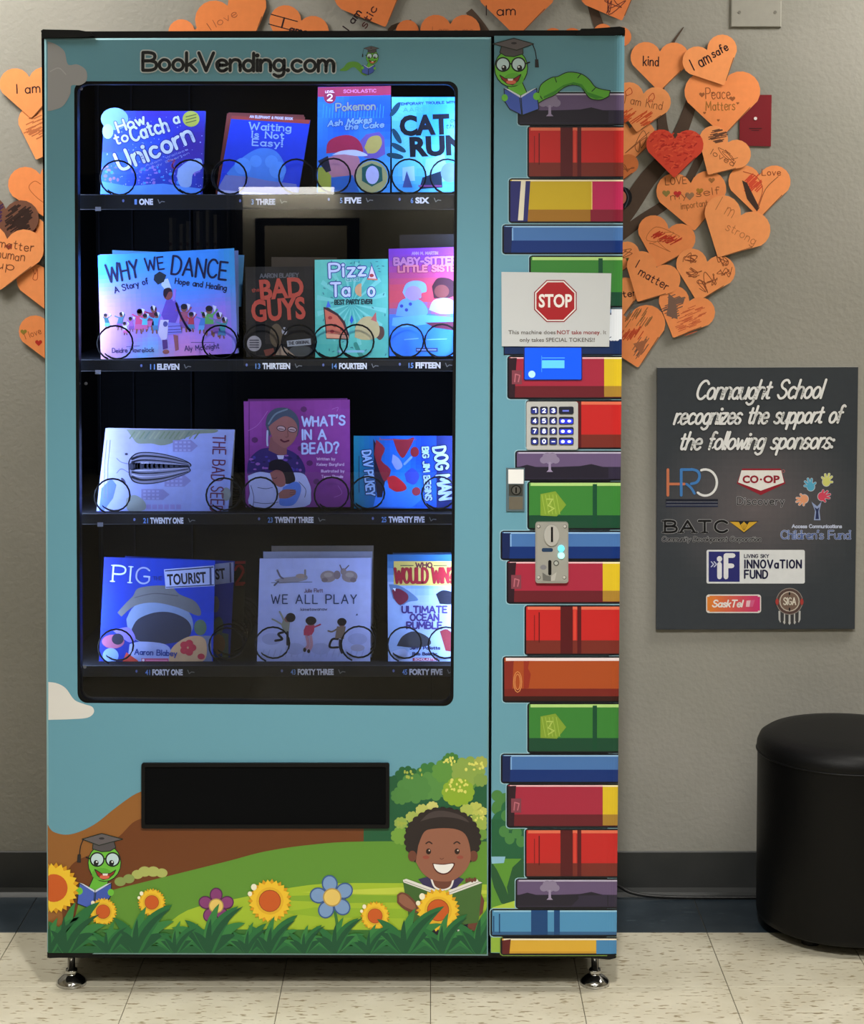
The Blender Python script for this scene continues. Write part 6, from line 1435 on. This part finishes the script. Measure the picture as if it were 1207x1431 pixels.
heart((512,-28), (545,54), 104, 'large tilted orange paper heart with black words above the blue title', 3, lambda m, l, w_, x, y: (pen(m, 'I am', (487,43), (505,18), 10, 1.9, INK, 2), pen(m, 'stic', (511,40), (527,12), 11, 1.6, (80,36,34), 2)), seed=25, col=(228,128,70))
heart((421,29), (402,78), 86, 'orange paper heart reading I am above the left part of the door', 2, lambda m, l, w_, x, y: (pen(m, 'I', (388,37), (399,40), 14, 2.2, INK, 2, serif=.1), pen(m, 'am', (404,44), (421,48), 9, 2, INK, 2), pen(m, 'sa', (423,49), (438,52), 10, 2.4, INK, 2)), seed=26, col=(234,134,74))
heart((318,8), (350,80), 104, 'orange paper heart with thin pencil words, tilted, above the machine near its left corner', 2, lambda m, l, w_, x, y: (pen(m, 'I', (292,44), (298,40), 11, 1, (150,80,50), 2), pen(m, 'love', (302,38), (332,22), 11, .9, (180,96,60), 2)), seed=27, col=(236,136,74))
heart((272,42), (262,90), 72, 'small orange paper heart peeking over the machine, leftmost above it', 1, None, seed=28, col=(244,142,82))
# left of the machine
heart((41,108), (43,158), 84, 'orange paper heart reading I am, upper left of the machine', 3, wr([('I am', -.22, .16, -.04, .15)], (50,28,30), 1.6), seed=29)
heart((70,168), (48,230), 86, 'orange paper heart shaded with brown pencil, left of the machine', 2, lambda m, l, w_, x, y: hatch(m, l, -.3, -.1, .2, .22, 60, (196,112,66), 1.6, 33), seed=30)
heart((56,244), (66,296), 94, 'orange paper heart with a faint outlined heart inside, left of the machine', 2, lambda m, l, w_, x, y: m.s_([l(-.02,.08), l(-.1,.14), l(-.2,.06), l(-.1,-.12), l(.08,-.3)], 1, (200,104,56), 1), seed=31)
def a(m, l, w_, x, y):
    hatch(m, l, -.36, -.04, -.08, .24, 60, (70,40,80), 2.2, 34); hatch(m, l, .06, -.06, .36, .26, 80, (54,34,28), 2.2, 35)
heart((8,292), (2,334), 96, 'paper heart scribbled over in black and purple at the left edge', 3, a, col=(120,78,60), seed=32)
heart((62,312), (70,352), 78, 'orange paper heart with a small dark red heart drawn on it', 2, lambda m, l, w_, x, y: mini(m, (46,322), 11, (150,60,44)), seed=33)
heart((10,334), (-2,420), 106, 'orange paper heart filled with rows of pencil words, cut by the left frame edge', 5, lambda m, l, w_, x, y: [pen(m, t, l(-.1, yy), l(x1, yy), .11*w_, 1.2, (130,70,42), 2, jit=.06) for t, yy, x1 in (('matter', .1, .36), ('human', -.04, .26), ('up', -.18, .14))] and mini(m, (12,345), 9, (150,60,40)), seed=34)
heart((66,380), (72,432), 88, 'orange paper heart with one tiny doodle near its top, left of the machine', 2, lambda m, l, w_, x, y: m.s_([(46,376),(49,383),(52,376),(52,390),(46,390),(48,382)], 1, (190,80,40), 1), seed=35)
heart((68,452), (74,500), 86, 'lowest orange paper heart left of the machine with green and red dots', 2, lambda m, l, w_, x, y: (mini(m, (33,464), 9, (150,130,50)), mini(m, (54,479), 10, (200,50,36)), pen(m, 'I love', (36,474), (58,466), 9, .9, (180,96,54), 2)), seed=36)

# ================================================================ OTTOMAN AND CORD
ox, oy, orr, oh = 0.922, 4.222, 0.2, 0.441
t = empty('ottoman', (ox, oy, 0)); tag(t, 'round black leather-look ottoman on the floor against the wall', 'ottoman')
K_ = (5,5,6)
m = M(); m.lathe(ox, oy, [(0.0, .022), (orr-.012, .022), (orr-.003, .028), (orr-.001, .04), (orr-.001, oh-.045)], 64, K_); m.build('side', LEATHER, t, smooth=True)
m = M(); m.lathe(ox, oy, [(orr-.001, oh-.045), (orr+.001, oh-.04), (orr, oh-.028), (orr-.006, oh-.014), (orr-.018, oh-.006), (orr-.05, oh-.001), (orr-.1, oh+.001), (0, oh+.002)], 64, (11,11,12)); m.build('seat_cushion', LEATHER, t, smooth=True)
m = M(); m.tube([(ox+(orr+.0005)*math.cos(a), oy+(orr+.0005)*math.sin(a), oh-.044) for a in [2*math.pi*i/64 for i in range(65)]], .0022, (14,14,15), 6); m.build('seam_piping', LEATHER, t, smooth=True)
for a in (45, 135, 225, 315):
    x, y = ox+.14*math.cos(math.radians(a)), oy+.14*math.sin(math.radians(a))
    m = M(); m.lathe(x, y, [(0, 0), (.02, 0), (.022, .023), (0, .023)], 16, (12,12,12)); m.build('foot', PLASTIC, t)
pts = [(0.30, 4.25, .06), (0.36, 4.30, .02), (0.41, 4.345, .006)]
p = [P(862, 1238, 4.395), P(880, 1247, 4.395), P(905, 1252, 4.395), P(940, 1254, 4.395), P(980, 1255.5, 4.395), P(1020, 1256, 4.395), P(1060, 1256, 4.395)]
def c3(pts, n=6):
    out = []
    for i in range(len(pts)-1):
        A_, B_, C_, D_ = pts[max(i-1, 0)], pts[i], pts[i+1], pts[min(i+2, len(pts)-1)]
        for k in range(n):
            s = k/n; out.append(tuple(.5*((2*B_[j])+(-A_[j]+C_[j])*s+(2*A_[j]-5*B_[j]+4*C_[j]-D_[j])*s*s+(-A_[j]+3*B_[j]-3*C_[j]+D_[j])*s**3) for j in range(3)))
    return out+[pts[-1]]
cord = [(LX1-.05, 4.36, .12), (LX1+.0, 4.372, .05)]+[(a[0], 4.396, max(a[2], .0045)) for a in p]+[(1.2, 4.4, .0045)]
m = M(); m.tube(c3(cord), .0042, (12,12,13), 8); o = m.build('power_cord', PLASTIC, None, smooth=True); tag(o, 'black power cord running along the baseboard from the machine towards the ottoman', 'cord')
